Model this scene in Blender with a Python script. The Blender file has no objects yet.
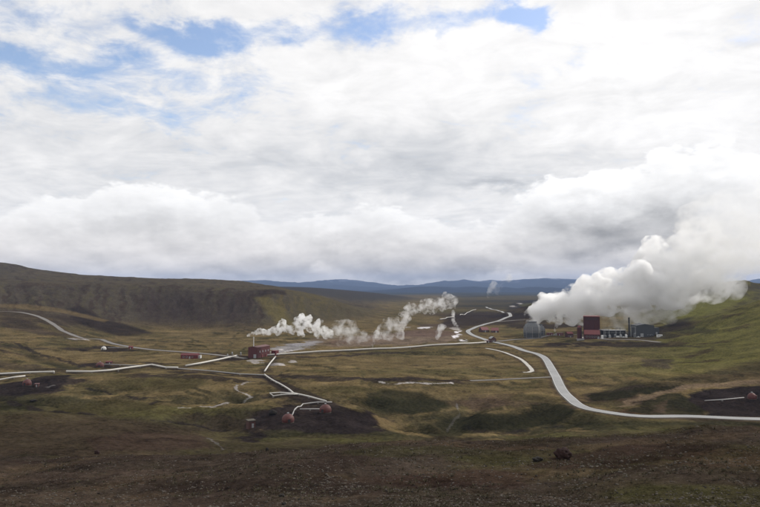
import bpy, bmesh, math, random
import numpy as np
from mathutils import Vector, Matrix

random.seed(7)
S = bpy.context.scene
R = math.radians

# ------------------------------------------------------------------ camera
CAMZ = 75.0
F = 658.0                      # focal length in pixels of the 760 px wide photograph
PITCH = math.atan(34.5 / F)
cam_d = bpy.data.cameras.new('camera')
cam_d.sensor_width = 36.0
cam_d.lens = F / 760.0 * 36.0
cam_d.clip_start = 0.5
cam_d.clip_end = 80000
cam = bpy.data.objects.new('camera', cam_d)
S.collection.objects.link(cam)
cam.location = (0, 0, CAMZ)
cam.rotation_euler = (math.pi / 2 + PITCH, 0, 0)
S.camera = cam
S.render.resolution_x, S.render.resolution_y = 1024, 683

# ------------------------------------------------------------------ exposure
S.view_settings.view_transform = 'Standard'
S.view_settings.look = 'None'
S.view_settings.gamma = 1
S.view_settings.exposure = 0.0
S.view_settings.use_curve_mapping = False
S.cycles.volume_bounces = 12
S.cycles.max_bounces = 14
S.cycles.diffuse_bounces = 2
S.cycles.glossy_bounces = 2
S.cycles.use_denoising = True
S.cycles.volume_max_steps = 256
S.cycles.volume_step_rate = 1.0

# ------------------------------------------------------------------ sun
SUN_EL, SUN_AZ = 36.0, 58.0    # azimuth measured from the view direction (+Y) towards +X
sun_d = bpy.data.lights.new('sun', 'SUN')
sun_d.energy = 2.6
sun_d.angle = R(3)
sun_d.color = (1.0, 0.95, 0.88)
sun = bpy.data.objects.new('sun', sun_d)
S.collection.objects.link(sun)
sv = Vector((math.sin(R(SUN_AZ)) * math.cos(R(SUN_EL)), math.cos(R(SUN_AZ)) * math.cos(R(SUN_EL)), math.sin(R(SUN_EL))))
sun.rotation_euler = sv.to_track_quat('Z', 'Y').to_euler()
sun.location = (0, 0, 600)


# ------------------------------------------------------------------ node expressions
class E:
    """A shader socket with arithmetic."""
    nt = None

    def __init__(s, v):
        s.s = v.s if isinstance(v, E) else v

    def m(s, op, *o):
        n = E.nt.nodes.new('ShaderNodeMath')
        n.operation = op
        for i, v in enumerate((s,) + o):
            v = v.s if isinstance(v, E) else v
            if isinstance(v, (int, float)):
                n.inputs[i].default_value = v
            else:
                E.nt.links.new(v, n.inputs[i])
        return E(n.outputs[0])
    def __add__(s, o): return s.m('ADD', o)
    def __radd__(s, o): return s.m('ADD', o)
    def __sub__(s, o): return s.m('SUBTRACT', o)
    def __rsub__(s, o): return E(o).m('SUBTRACT', s)
    def __mul__(s, o): return s.m('MULTIPLY', o)
    def __rmul__(s, o): return s.m('MULTIPLY', o)
    def __truediv__(s, o): return s.m('DIVIDE', o)
    def mx(s, o): return s.m('MAXIMUM', o)
    def mn(s, o): return s.m('MINIMUM', o)

    def ss(s, a, b, lo=0.0, hi=1.0, kind='SMOOTHSTEP'):
        n = E.nt.nodes.new('ShaderNodeMapRange')
        n.interpolation_type = kind
        E.nt.links.new(s.s, n.inputs[0])
        for i, v in zip((1, 2, 3, 4), (a, b, lo, hi)):
            n.inputs[i].default_value = v
        return E(n.outputs[0])


def vec(x, y, z=0.0):
    n = E.nt.nodes.new('ShaderNodeCombineXYZ')
    for i, v in enumerate((x, y, z)):
        if isinstance(v, E):
            E.nt.links.new(v.s, n.inputs[i])
        else:
            n.inputs[i].default_value = v
    return n.outputs[0]


def noise(v, scale, detail=6, rough=0.55, dist=0.0, col=False, lac=2.0):
    n = E.nt.nodes.new('ShaderNodeTexNoise')
    E.nt.links.new(v.s if isinstance(v, E) else v, n.inputs['Vector'])
    n.inputs['Scale'].default_value = scale
    n.inputs['Detail'].default_value = detail
    n.inputs['Roughness'].default_value = rough
    n.inputs['Lacunarity'].default_value = lac
    n.inputs['Distortion'].default_value = dist
    return E(n.outputs['Color' if col else 'Fac'])


def mix(f, a, b, mode='MIX'):
    n = E.nt.nodes.new('ShaderNodeMix')
    n.data_type = 'RGBA'
    n.blend_type = mode
    for i, v in ((0, f), (6, a), (7, b)):
        v = v.s if isinstance(v, E) else v
        if isinstance(v, (int, float)):
            n.inputs[i].default_value = v if i == 0 else (v, v, v, 1)
        elif isinstance(v, tuple):
            n.inputs[i].default_value = (*v[:3], 1)
        else:
            E.nt.links.new(v, n.inputs[i])
    return E(n.outputs[2])


def azel(px, py):
    X, Z = (px - 380) / F, -(py - 253.5) / F
    d = Vector((X, math.cos(PITCH) - Z * math.sin(PITCH), math.sin(PITCH) + Z * math.cos(PITCH))).normalized()
    return math.atan2(d.x, d.y), math.asin(d.z)


# ------------------------------------------------------------------ world: sky with broken cloud
W = bpy.data.worlds.new('World')
S.world = W
W.use_nodes = True
nt = W.node_tree
nt.nodes.clear()
E.nt = nt
SKY_STRENGTH = 0.1
out = nt.nodes.new('ShaderNodeOutputWorld')
bg = nt.nodes.new('ShaderNodeBackground')
bg.inputs[1].default_value = SKY_STRENGTH
nt.links.new(bg.outputs[0], out.inputs[0])
sky = nt.nodes.new('ShaderNodeTexSky')
sky.sky_type = 'NISHITA'
sky.sun_disc = False
sky.sun_elevation = R(SUN_EL)
sky.sun_rotation = R(SUN_AZ)
sky.air_density = 1.0
sky.dust_density = 0.6
sky.ozone_density = 2.5
tc = nt.nodes.new('ShaderNodeTexCoord')
sp = nt.nodes.new('ShaderNodeSeparateXYZ')
nt.links.new(tc.outputs['Generated'], sp.inputs[0])
X, Y, Z = E(sp.outputs[0]), E(sp.outputs[1]), E(sp.outputs[2])
az = X.m('ARCTAN2', Y)
el = Z.m('ARCSINE')
# wobble shared by the masks
wa = noise(vec(az, el * 1.7), 9, 7, 0.58)
wb = noise(vec(az + 5.0, el * 1.7), 9, 7, 0.58)
azw = az + (wa - 0.5) * 0.16
elw = el + (wb - 0.5) * 0.10


def blob(px, py, rx, ry, a=azw, e=elw):
    a0, e0 = azel(px, py)
    dx = (a - a0) / (rx / F)
    dy = (e - e0) / (ry / F)
    return (dx * dx + dy * dy).m('MULTIPLY', -1.0).m('EXPONENT')


def total(bl):
    t = None
    for (px, py, rx, ry, w) in bl:
        b = blob(px, py, rx, ry) * w
        t = b if t is None else t + b
    return t


# high sheet of cloud, seen in perspective from below
zc = Z.mx(0.0) + 0.16
plane = vec(X / zc, Y / zc)
h1 = noise(plane, 0.9, 9, 0.56, 0.3)
h2 = noise(plane, 3.2, 8, 0.62, 0.4)
gap = total([(40, 66, 80, 13, .78), (125, 60, 50, 12, .66), (212, 40, 52, 14, .95), (150, 22, 60, 9, .5), (215, 80, 60, 20, .4), (365, 22, 45, 13, .7), (20, 16, 50, 16, .6),
             (288, 30, 40, 12, .6), (515, 16, 34, 13, 1.1), (541, 22, 12, 12, .5), (90, 100, 110, 22, .42), (180, 115, 60, 12, .25),
             (284, 202, 11, 3, .35), (455, 22, 50, 12, .5)])
h3 = noise(plane, 9.0, 8, 0.65, 0.6)
cover = (h2 * 1.0 + h1 * 0.4 + (h3 - 0.5) * 0.95 + (h2 - 0.5) * 0.7 + 0.44 - gap * 0.95).ss(0.22, 1.0)
grey1 = total([(425, 145, 70, 22, .20), (440, 172, 90, 14, .16), (310, 170, 120, 14, .12), (500, 184, 34, 5, .16), (560, 95, 60, 12, .06), (500, 180, 40, 6, .13), (410, 190, 70, 7, .12),
               (120, 150, 220, 60, .09), (570, 150, 60, 12, .10), (640, 175, 100, 20, .05), (740, 45, 20, 6, .1), (640, 95, 80, 16, .08)])
warm = total([(560, 80, 260, 80, .12), (700, 60, 160, 80, .08)])
h2o = noise(vec(X / zc - 0.05, Y / zc - 0.03), 3.2, 8, 0.62, 0.4)
hb = (h2 - 0.5) * 0.34 + (h2 - h2o) * 0.30 + (h3 - 0.5) * 0.08 + (h1 - 0.5) * 0.34 + 0.915 + warm - grey1
hcol = mix((1.0 - hb).ss(0.0, 0.45), (1.0, 0.99, 0.985), (0.95, 0.975, 1.02))
high = mix(1.0, hcol, mix(1.0, hb, (1, 1, 1), 'MULTIPLY'), 'MULTIPLY')
# low bank of cumulus along the horizon
c1 = noise(vec(az, el * 1.9), 7, 9, 0.55)
c2 = noise(vec(az, el * 1.9), 22, 7, 0.6)
c1o = noise(vec(az + 0.012, el * 1.9 + 0.045), 7, 9, 0.55)
c2o = noise(vec(az + 0.006, el * 1.9 + 0.018), 22, 7, 0.6)
rmp = nt.nodes.new('ShaderNodeValToRGB')
rmp.color_ramp.interpolation = 'B_SPLINE'
AZM = 0.62
tops = [(-100, 205), (0, 203), (60, 200), (150, 192), (215, 190), (260, 202), (330, 206), (380, 208), (430, 218), (490, 216), (515, 196), (560, 172), (640, 150), (760, 140), (860, 190)]
els = rmp.color_ramp.elements
while len(els) < len(tops):
    els.new(0.5)
for e_, (px, py) in zip(els, tops):
    a0, e0 = azel(px, py)
    e_.position = (a0 + AZM) / (2 * AZM)
    e_.color = (e0 * 2,) * 3 + (1,)
nt.links.new(((az + AZM) / (2 * AZM)).s, rmp.inputs[0])
top = E(rmp.outputs[0]) * 0.5
edge = top + (c1 - 0.5) * 0.17 + (c2 - 0.5) * 0.07 - el
bank = edge.ss(-0.004, 0.014)
rel = (el / top.mx(0.02))
dark = total([(645, 228, 66, 20, .44), (580, 222, 50, 22, .12), (700, 205, 40, 18, .14), (600, 248, 110, 8, .14), (640, 250, 80, 8, .10), (380, 246, 110, 14, .10), (170, 235, 120, 22, .07), (310, 262, 160, 7, .10),
              (690, 185, 40, 15, .05), (480, 264, 110, 6, .14), (380, 274, 420, 4.5, .13), (440, 272, 190, 6, .13)])
bb = el.ss(0.0, 0.055, 0.72, 0.88) + rel.ss(0.3, 1.0, 0.0, 0.10) + (c1 - c1o) * 0.7 + (c2 - c2o) * 0.25 + (c2 - 0.5) * 0.08 - dark + blob(600, 175, 110, 40) * 0.14 + blob(755, 235, 75, 55) * 0.16
bb = bb + edge.ss(0.0, 0.03, 0.08, 0.0)
bcol = mix(el.ss(0.0, 0.12), (1.10, 1.02, 0.94), (1.0, 0.992, 0.982))
low = mix(1.0, bcol, mix(1.0, bb, (1, 1, 1), 'MULTIPLY'), 'MULTIPLY')
SC = 1.0 / SKY_STRENGTH
skyc = mix(1.0, sky.outputs[0], (2.1, 1.85, 1.75), 'MULTIPLY')
hs = mix(1.0, high, (SC, SC, SC), 'MULTIPLY')
ls = mix(1.0, low, (SC, SC, SC), 'MULTIPLY')
c = mix(cover, skyc, hs)
c = mix(bank, c, ls)
nt.links.new(c.s, bg.inputs[0])


# ------------------------------------------------------------------ numpy noise
def _hash(ix, iy, seed):
    h = (ix.astype(np.int64) * 374761393 + iy.astype(np.int64) * 668265263 + seed * 974634777) & 0xffffffff
    h = ((h ^ (h >> 13)) * 1274126177) & 0xffffffff
    return (h ^ (h >> 16)) & 0xffff


def perlin(x, y, seed=0):
    ix, iy = np.floor(x), np.floor(y)
    fx, fy = x - ix, y - iy
    ix = ix.astype(np.int64)
    iy = iy.astype(np.int64)
    u = fx * fx * fx * (fx * (fx * 6 - 15) + 10)
    v = fy * fy * fy * (fy * (fy * 6 - 15) + 10)

    def g(a, b, dx, dy):
        an = _hash(a, b, seed) * (2 * np.pi / 65536)
        return np.cos(an) * dx + np.sin(an) * dy
    n0 = g(ix, iy, fx, fy) * (1 - u) + g(ix + 1, iy, fx - 1, fy) * u
    n1 = g(ix, iy + 1, fx, fy - 1) * (1 - u) + g(ix + 1, iy + 1, fx - 1, fy - 1) * u
    return (n0 * (1 - v) + n1 * v) * 1.5


def fbm(x, y, wl, oct=5, seed=0, gain=0.5):
    t = np.zeros_like(x, dtype=float)
    a, f = 1.0, 1.0 / wl
    for k in range(oct):
        t += a * perlin(x * f + 17.3 * k, y * f - 9.1 * k, seed + k)
        a *= gain
        f *= 2.03
    return t


def ridge(x, y, wl, oct=5, seed=0):
    t = np.zeros_like(x, dtype=float)
    a, f = 0.5, 1.0 / wl
    for k in range(oct):
        t += a * (1 - np.abs(perlin(x * f + 3.3 * k, y * f + 7.7 * k, seed + k)) * 2)
        a *= 0.5
        f *= 2.1
    return t


def sstep(a, b, x):
    t = np.clip((x - a) / (b - a), 0, 1)
    return t * t * (3 - 2 * t)


# ------------------------------------------------------------------ terrain profile
def zat(py, d):
    return CAMZ - (py - 288.0) / F * d


# each feature line across the valley: (azimuth column, height, depth)
def P(*rows):       # rows given as column, sight-line row, depth
    return [(u, zat(py, d), d) for (u, py, d) in rows]


def Zr(*rows):
    return [(u, z, d) for (u, z, d) in rows]


LINES = [
    Zr((0, 73.3, 0.5)),
    Zr((0, 73.1, 4)),
    P((0, 524, 42), (380, 524, 42), (760, 520, 42)),
    P((-400, 455, 150), (0, 455, 145), (190, 452, 140), (260, 446, 135), (380, 440, 135), (480, 436, 135), (570, 431, 132), (660, 427, 130), (760, 427, 128)),
    P((-400, 462, 185), (200, 462, 185), (380, 452, 195), (760, 440, 200)),
    P((-400, 404, 335), (0, 412, 320), (100, 419, 310), (170, 428, 300), (230, 437, 300), (380, 433, 318), (480, 430, 332), (600, 424, 350), (760, 424, 352), (1100, 420, 355)),
    Zr((-400, 1, 440), (0, 0.5, 430), (150, 0, 420), (250, 0.5, 395), (330, -1, 395), (375, -5, 390), (420, -8, 388), (500, -9, 388), (545, -7, 390), (572, -1, 398), (620, 0, 402), (700, 0.5, 404), (760, 1, 404), (1100, 4, 400)),
    Zr((-400, 2, 480), (0, 0, 480), (360, 0, 470), (400, 1.5, 470), (450, -1, 455), (500, 0, 440), (560, 0, 450), (610, 1.5, 480), (640, 3.5, 470), (690, 6.5, 465), (760, 9.5, 462), (900, 12, 455), (1100, 14, 455)),
    Zr((-400, 6, 620), (0, 1, 620), (300, 0, 600), (600, 0, 570), (690, 1.5, 540), (760, 4.5, 540), (900, 12, 540)),
    Zr((-400, 25, 800), (-100, 12, 800), (0, 6, 800), (70, 1, 800), (200, 0, 800), (600, 0, 780), (650, 1, 790), (700, 12, 780), (760, 27, 770), (900, 55, 760), (1150, 90, 760)),
    P((-400, 296, 1000), (-150, 305, 1000), (0, 312, 1010), (50, 317, 1010), (80, 329, 1010), (110, 337.5, 1005), (200, 338, 1000), (600, 338, 985), (640, 335, 960), (660, 332, 950), (680, 326, 945), (700, 319, 942), (730, 308, 940), (760, 297, 930), (900, 262, 900), (1150, 230, 900)),
    P((-400, 292, 1150), (0, 304, 1150), (60, 309, 1150), (100, 318, 1150), (150, 328, 1140), (190, 331, 1130), (245, 333.5, 1080), (300, 331, 1150), (340, 327.5, 1240), (380, 325.5, 1320), (420, 326, 1300), (640, 328, 1230), (680, 322, 1150), (700, 320, 1120), (760, 310, 1120), (900, 280, 1100)),
    P((-400, 286, 1290), (0, 295, 1290), (60, 298, 1290), (150, 309, 1290), (245, 314, 1210), (270, 311, 1250), (310, 314, 1290), (340, 320, 1340), (380, 323, 1400), (640, 325, 1350), (680, 318, 1300), (760, 308, 1300)),
    P((-400, 270, 1480), (-100, 276, 1480), (0, 282, 1480), (60, 284, 1480), (190, 287, 1440), (245, 289.5, 1380), (262, 290.5, 1350), (285, 291, 1380), (310, 295, 1420), (340, 305, 1450), (370, 318, 1470), (400, 321.5, 1480), (500, 321, 1500), (520, 318, 1500), (560, 312, 1480), (600, 315, 1450), (660, 313, 1450), (700, 308, 1450), (760, 303, 1450)),
    P((-400, 266, 1650), (0, 280, 1700), (190, 285, 1700), (262, 288, 1650), (300, 292, 1680), (340, 303, 1700), (380, 314, 1700), (420, 316, 1720), (500, 316, 1720), (515, 310, 1720), (545, 299, 1720), (580, 297, 1720), (640, 300, 1650), (660, 297, 1620), (680, 288, 1600), (700, 283, 1600), (720, 279, 1600), (742, 277.5, 1600), (760, 282, 1620), (830, 275, 1650), (1150, 240, 1650)),
    P((-400, 255, 2600), (-60, 258, 2600), (0, 262, 2600), (12, 263, 2600), (25, 266, 2550), (40, 270, 2500), (90, 275, 2450), (130, 277, 2400), (190, 279, 2350), (240, 281, 2300), (272, 285, 2250), (300, 292, 2250), (330, 301, 2300), (400, 309, 2300), (520, 309, 2300), (600, 302, 2300), (700, 300, 2300)),
    P((-400, 285, 3100), (200, 287, 3100), (260, 288, 3000), (300, 291, 3000), (350, 300, 3000), (400, 304, 3000), (700, 304, 3000)),
    P((-400, 285, 4000), (200, 285.5, 4000), (295, 286.5, 4000), (320, 287.5, 4000), (345, 289.5, 4000), (380, 293, 4000), (420, 299, 4000), (450, 300, 4000), (760, 299, 4000)),
    Zr((-400, 2, 6500), (300, 0, 6500), (1000, 0, 6500)),
    Zr((0, 0, 30000)),
]
TU = np.linspace(-700, 1460, 721)
TL = np.linspace(math.log(0.5), math.log(30000), 1200)


def _gauss(a, sig, axis):
    if sig <= 0:
        return a
    n = int(sig * 3) + 1
    k = np.exp(-0.5 * (np.arange(-n, n + 1) / sig) ** 2)
    k /= k.sum()
    pad = [(0, 0), (0, 0)]
    pad[axis] = (n, n)
    b = np.pad(a, pad, mode='edge')
    return np.apply_along_axis(lambda r: np.convolve(r, k, mode='valid'), axis, b)


zl = np.array([np.interp(TU, [r[0] for r in L], [r[1] for r in L]) for L in LINES])
dl = np.array([np.interp(TU, [r[0] for r in L], [math.log(r[2]) for r in L]) for L in LINES])
TAB = np.array([np.interp(TL, dl[:, i], zl[:, i]) for i in range(len(TU))])
TAB = _gauss(TAB, 2.6, 0)
TAB = _gauss(TAB, 2.4, 1)


def coords(x, y):
    a = np.arctan2(x, y)
    ac = np.clip(a, -R(58), R(58))
    dep = np.hypot(x, y) * np.cos(ac)
    return 380 + F * np.tan(ac), np.maximum(dep, 0.51)


def profile(x, y):
    u, d = coords(x, y)
    fu = np.clip((u - TU[0]) / (TU[1] - TU[0]), 0, len(TU) - 1.001)
    fl = np.clip((np.log(d) - TL[0]) / (TL[1] - TL[0]), 0, len(TL) - 1.001)
    i, j = fu.astype(int), fl.astype(int)
    a, b = fu - i, fl - j
    return (TAB[i, j] * (1 - a) * (1 - b) + TAB[i + 1, j] * a * (1 - b) + TAB[i, j + 1] * (1 - a) * b + TAB[i + 1, j + 1] * a * b)


def seg_dist(x, y, pts, reach):
    """distance to a polyline and the parameter along it, only within reach"""
    best = np.full(x.shape, 1e9)
    par = np.zeros(x.shape)
    P_ = np.array(pts, float)
    bb = np.nonzero((x > P_[:, 0].min() - reach) & (x < P_[:, 0].max() + reach) & (y > P_[:, 1].min() - reach) & (y < P_[:, 1].max() + reach))[0]
    if len(bb) == 0:
        return best, par
    xs, ys = x[bb], y[bb]
    bs, ps = best[bb], par[bb]
    for k in range(len(P_) - 1):
        ax, ay = P_[k, :2]
        bx, by = P_[k + 1, :2]
        m = np.nonzero((xs > min(ax, bx) - reach) & (xs < max(ax, bx) + reach) & (ys > min(ay, by) - reach) & (ys < max(ay, by) + reach))[0]
        if len(m) == 0:
            continue
        dx, dy = bx - ax, by - ay
        L2 = dx * dx + dy * dy + 1e-9
        t = np.clip(((xs[m] - ax) * dx + (ys[m] - ay) * dy) / L2, 0, 1)
        dd = np.hypot(xs[m] - ax - t * dx, ys[m] - ay - t * dy)
        w = dd < bs[m]
        mm = m[w]
        bs[mm] = dd[w]
        ps[mm] = k + t[w]
    best[bb] = bs
    par[bb] = ps
    return best, par


def ground_flat(px, py, z=0.0):
    """where a sight line of the photograph meets the valley floor"""
    d = (CAMZ - z) * F / (py - 288.0)
    return ((px - 380) / F * d, d)


# small becks that cut into the valley floor: rows of photo positions, then width and depth
CREEKS = [
    ([(-10, 398), (20, 404), (50, 410), (90, 408), (130, 404), (165, 401), (200, 404), (240, 399)], 14, 4.0),
    ([(190, 428), (215, 430), (232, 436)], 10, 3.0),
    ([(378, 402), (395, 412), (425, 418), (447, 431), (455, 419), (457, 408), (470, 400)], 13, 4.5),
    ([(447, 431), (470, 431), (500, 430), (540, 424), (575, 420)], 16, 5.0),
    ([(460, 417), (490, 421), (520, 415), (545, 407)], 14, 3.5),
    ([(86, 388), (110, 395), (140, 398)], 8, 2.0),
    ([(-5, 352), (30, 357), (55, 366), (75, 371)], 9, 2.2),
]
CREEKW = [([ground_flat(*p) for p in pts], w, dep) for pts, w, dep in CREEKS]


MOUNDS = [ground_flat(px, py) + (w, d_, hh) for px, py, w, d_, hh in [
    (115, 402, 55, 28, 4.5), (165, 382, 60, 40, 4.0), (60, 384, 40, 30, 2.5), (215, 392, 30, 26, 2.5), (30, 404, 30, 22, 3.0), (180, 412, 40, 22, 3.5),
    (330, 398, 50, 30, 3.0), (350, 385, 60, 45, 4.0), (400, 382, 60, 40, 3.0), (320, 416, 45, 28, 3.5), (225, 418, 26, 20, 2.5), (480, 372, 60, 60, 2.5),
    (545, 392, 25, 30, 2.5), (650, 393, 24, 22, 5.0), (700, 386, 40, 20, 4.0), (620, 372, 60, 60, 3.0), (480, 322, 120, 90, 7.0), (440, 318, 90, 90, 6.0), (20, 352, 60, 60, 6), (60, 326, 90, 80, 5)]]


def h0(x, y):
    x = np.asarray(x, float)
    y = np.asarray(y, float)
    u, d = coords(x, y)
    z = profile(x, y)
    r = np.hypot(x, y)
    valley = sstep(300, 420, d)
    # hummocks of the valley floor
    far = 1 - sstep(1500, 4000, d)
    wxx, wyy = x + fbm(x, y, 60, 3, 13) * 16, y + fbm(x, y, 60, 3, 14) * 16
    ter = fbm(wxx, wyy, 125, 3, 15)
    z = z + valley * far * (fbm(x, y, 150, 4, 11) * 2.0 + fbm(x, y, 42, 5, 12, 0.55) * 0.95
                            + (sstep(-0.06, 0.10, ter) + sstep(0.32, 0.44, ter)) * 1.3)
    # hills: gullies down the slopes
    hill = sstep(8, 45, z) * sstep(900, 1100, d) * (1 - sstep(2200, 2700, d)) * (1 - sstep(430, 470, u))
    wx = u / F * 1250 + fbm(x, y, 130, 3, 21) * 30
    gul = ridge(wx, d * 0.06, 95, 4, 23)
    slope = sstep(1060, 1180, d) * (1 - sstep(1380, 1560, d))
    z = z - hill * slope * ((1 - gul) * 5.5 + (1 - ridge(u / F * 1250 + fbm(x, y, 60, 3, 22) * 9, d * 0.03, 24, 3, 24)) * 3.0)
    z = z + hill * (fbm(x, y, 260, 3, 25) * 2.6)
    hr = sstep(620, 700, u) * sstep(560, 900, d) * (1 - sstep(2200, 3000, d))
    z = z + hr * (fbm(x, y, 180, 5, 31) * 6.0 - (1 - ridge(x, y, 120, 5, 33)) * 4.0)
    # foreground slope
    fg = 1 - sstep(260, 330, d)
    near = sstep(10, 60, r)
    z = z + fg * near * (fbm(x, y, 45, 5, 41) * 1.5 + fbm(x, y, 9, 4, 43, 0.55) * 0.34 + fbm(x, y, 1.7, 3, 44) * 0.11)
    z = z + (sstep(230, 330, d) * (1 - sstep(330, 520, d))) * (fbm(x, y, 26, 5, 45, .55) * 1.5 + fbm(x, y, 70, 3, 46) * 2.2)
    # single mounds and hollows: photo position, half width, half depth (m), height
    for mx, my, mw, md, mh in MOUNDS:
        m_ = np.nonzero((np.abs(x - mx) < mw * 3) & (np.abs(y - my) < md * 3))[0]
        if len(m_):
            e_ = ((x[m_] - mx) / mw) ** 2 + ((y[m_] - my) / md) ** 2
            z[m_] += mh * np.exp(-e_ ** 1.4)
    # becks
    for pts, w, dep in CREEKW:
        ds, _ = seg_dist(x, y, pts, w * 2.2)
        wob = w * (1 + 0.35 * fbm(x, y, 22, 2, 47))
        z = z - dep * np.exp(-(ds / wob) ** 2)
    # far ranges
    n1 = ridge(x, y, 5200, 6, 51)
    n2 = ridge(x + 9000, y, 4200, 6, 55)
    uu = np.clip(u, -300, 1100)
    r1 = np.exp(-((d - 12500) / 2000) ** 2) * (n1 * 230 - 60 + 40 * np.sin(uu / 47.0)) * sstep(330, 480, u)
    r2 = np.exp(-((d - 20500) / 3400) ** 2) * (n2 * 190 + 165 + 70 * np.sin(uu / 41.0 + 1.0) + 40 * np.sin(uu / 17.0)) * (0.85 + 0.15 * sstep(200, 420, u))
    z = z + np.maximum(r1, 0) + np.maximum(r2, 0)
    z = z + sstep(4000, 6000, d) * (1 - sstep(10000, 13000, d)) * np.maximum(fbm(x, y, 1500, 4, 57), 0) * 22
    return z


ROADZ = []     # filled with (points with heights, half width, blend) once the roads are known


def h(x, y):
    shp = np.shape(x)
    x = np.atleast_1d(np.asarray(x, float)).ravel()
    y = np.atleast_1d(np.asarray(y, float)).ravel()
    z = h0(x, y)
    for pts, zz, hw, bl in ROADZ:
        ds, par = seg_dist(x, y, pts, hw + bl)
        m = ds < hw + bl
        if m.any():
            zr = np.interp(par[m], np.arange(len(zz)), zz)
            w = 1 - sstep(hw, hw + bl, ds[m])
            z[m] = z[m] * (1 - w) + zr * w
    return z.reshape(shp) if shp else float(z[0])


def at(px, py, func=None):
    """first point of the ground along a sight line of the photograph"""
    Xn, Zn = (px - 380) / F, -(py - 253.5) / F
    dv = np.array([Xn, math.cos(PITCH) - Zn * math.sin(PITCH), math.sin(PITCH) + Zn * math.cos(PITCH)])
    t = np.exp(np.linspace(math.log(20), math.log(9000), 1400))
    gx, gy, gz = dv[0] * t, dv[1] * t, CAMZ + dv[2] * t
    hz = (func or h)(gx, gy)
    below = np.nonzero(gz < hz)[0]
    if len(below) == 0:
        d = 75 * F / max(py - 288, 4)
        return Vector((Xn * d, d, 0))
    k = below[0]
    a, b = gz[k - 1] - hz[k - 1], hz[k] - gz[k]
    s = a / (a + b + 1e-9)
    return Vector((gx[k - 1] + (gx[k] - gx[k - 1]) * s, gy[k - 1] + (gy[k] - gy[k - 1]) * s, hz[k - 1] + (hz[k] - hz[k - 1]) * s))


def spline(pts, step):
    """Catmull-Rom through 2D points, resampled evenly"""
    P_ = [Vector(p[:2]) for p in pts]
    P_ = [P_[0] * 2 - P_[1]] + P_ + [P_[-1] * 2 - P_[-2]]
    o = []
    for i in range(1, len(P_) - 2):
        a, b, c_, d_ = P_[i - 1:i + 3]
        n = max(2, int((c_ - b).length / step))
        for k in range(n):
            t = k / n
            o.append(0.5 * ((2 * b) + (c_ - a) * t + (2 * a - 5 * b + 4 * c_ - d_) * t * t + (3 * b - a - 3 * c_ + d_) * t ** 3))
    o.append(P_[-2])
    return o


def smooth1(a, n):
    k = np.hanning(n * 2 + 3)[1:-1]
    k /= k.sum()
    b = np.pad(a, (n, n), mode='edge')
    return np.convolve(b, k, mode='valid')


# ------------------------------------------------------------------ roads and tracks (photo positions)
ROADS = [
    ('road', [(486, 307), (490, 308.3), (498, 310.5), (505, 312.8), (510.5, 315.8), (504, 319), (497, 321.3), (485, 324.5), (473, 328), (468, 331.5), (473, 335.5), (486, 340), (493, 342), (504, 344.5), (522, 348.7), (538, 355), (546, 361), (552, 370), (557, 380), (563, 391), (570, 399), (580, 406.5), (598, 411.5), (640, 415), (690, 417.3), (760, 418.6), (900, 420)], 3.5, 'asphalt'),
    ('road', [(-60, 311), (0, 310.5), (20, 312), (37, 316), (50, 322), (62, 330), (72, 335), (84, 339), (102, 342), (120, 344), (151, 348.5), (200, 353), (226, 356), (246, 359.5)], 3.0, 'gravel_road'),
    ('road', [(497, 341.6), (515, 340), (535, 338), (560, 335), (590, 336), (605, 341), (640, 342), (662, 341.5)], 3.2, 'gravel_road'),
    ('path', [(486, 347.5), (497, 350), (506, 353), (520, 359.5), (527.5, 365), (532, 370), (523, 372)], 1.7, 'pale_track'),
    ('path', [(470, 380.5), (500, 379.8), (530, 378.6), (551, 377)], 1.8, 'gravel_road'),
    ('path', [(497, 322), (515, 320.5), (531, 320)], 3.0, 'gravel_road'),
]
road_data = []
for name, pts, hw, mk in ROADS:
    wp = [at(px, py, h0) for px, py in pts]
    sm = spline(wp, 6.0)
    zz = h0(np.array([p.x for p in sm]), np.array([p.y for p in sm]))
    zz = smooth1(zz, min(14, len(zz) // 3))
    road_data.append((name, sm, zz, hw, mk))
for name, sm, zz, hw, mk in road_data:
    ROADZ.append(([(p.x, p.y) for p in sm], zz, hw + 1.5, 14.0))

# pads levelled for the buildings: photo position, radius
PADS = [(592, 338.5, 26), (612, 338.5, 26), (640, 338.5, 30), (565, 334, 26), (533, 335, 30), (262, 357, 26), (490, 331.5, 24), (288, 421, 9), (325.5, 411.5, 9), (27, 384.5, 9), (752, 398, 8), (100, 366, 9), (189, 358, 16), (493, 341.5, 8), (104, 349, 8), (130.5, 349, 7)]
for px, py, rad in PADS:
    p = at(px, py, h0)
    z0 = float(h0(np.array([p.x]), np.array([p.y]))[0])
    ROADZ.append(([(p.x - 0.5, p.y), (p.x + 0.5, p.y)], np.array([z0, z0]), rad, rad * 0.8))

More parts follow.
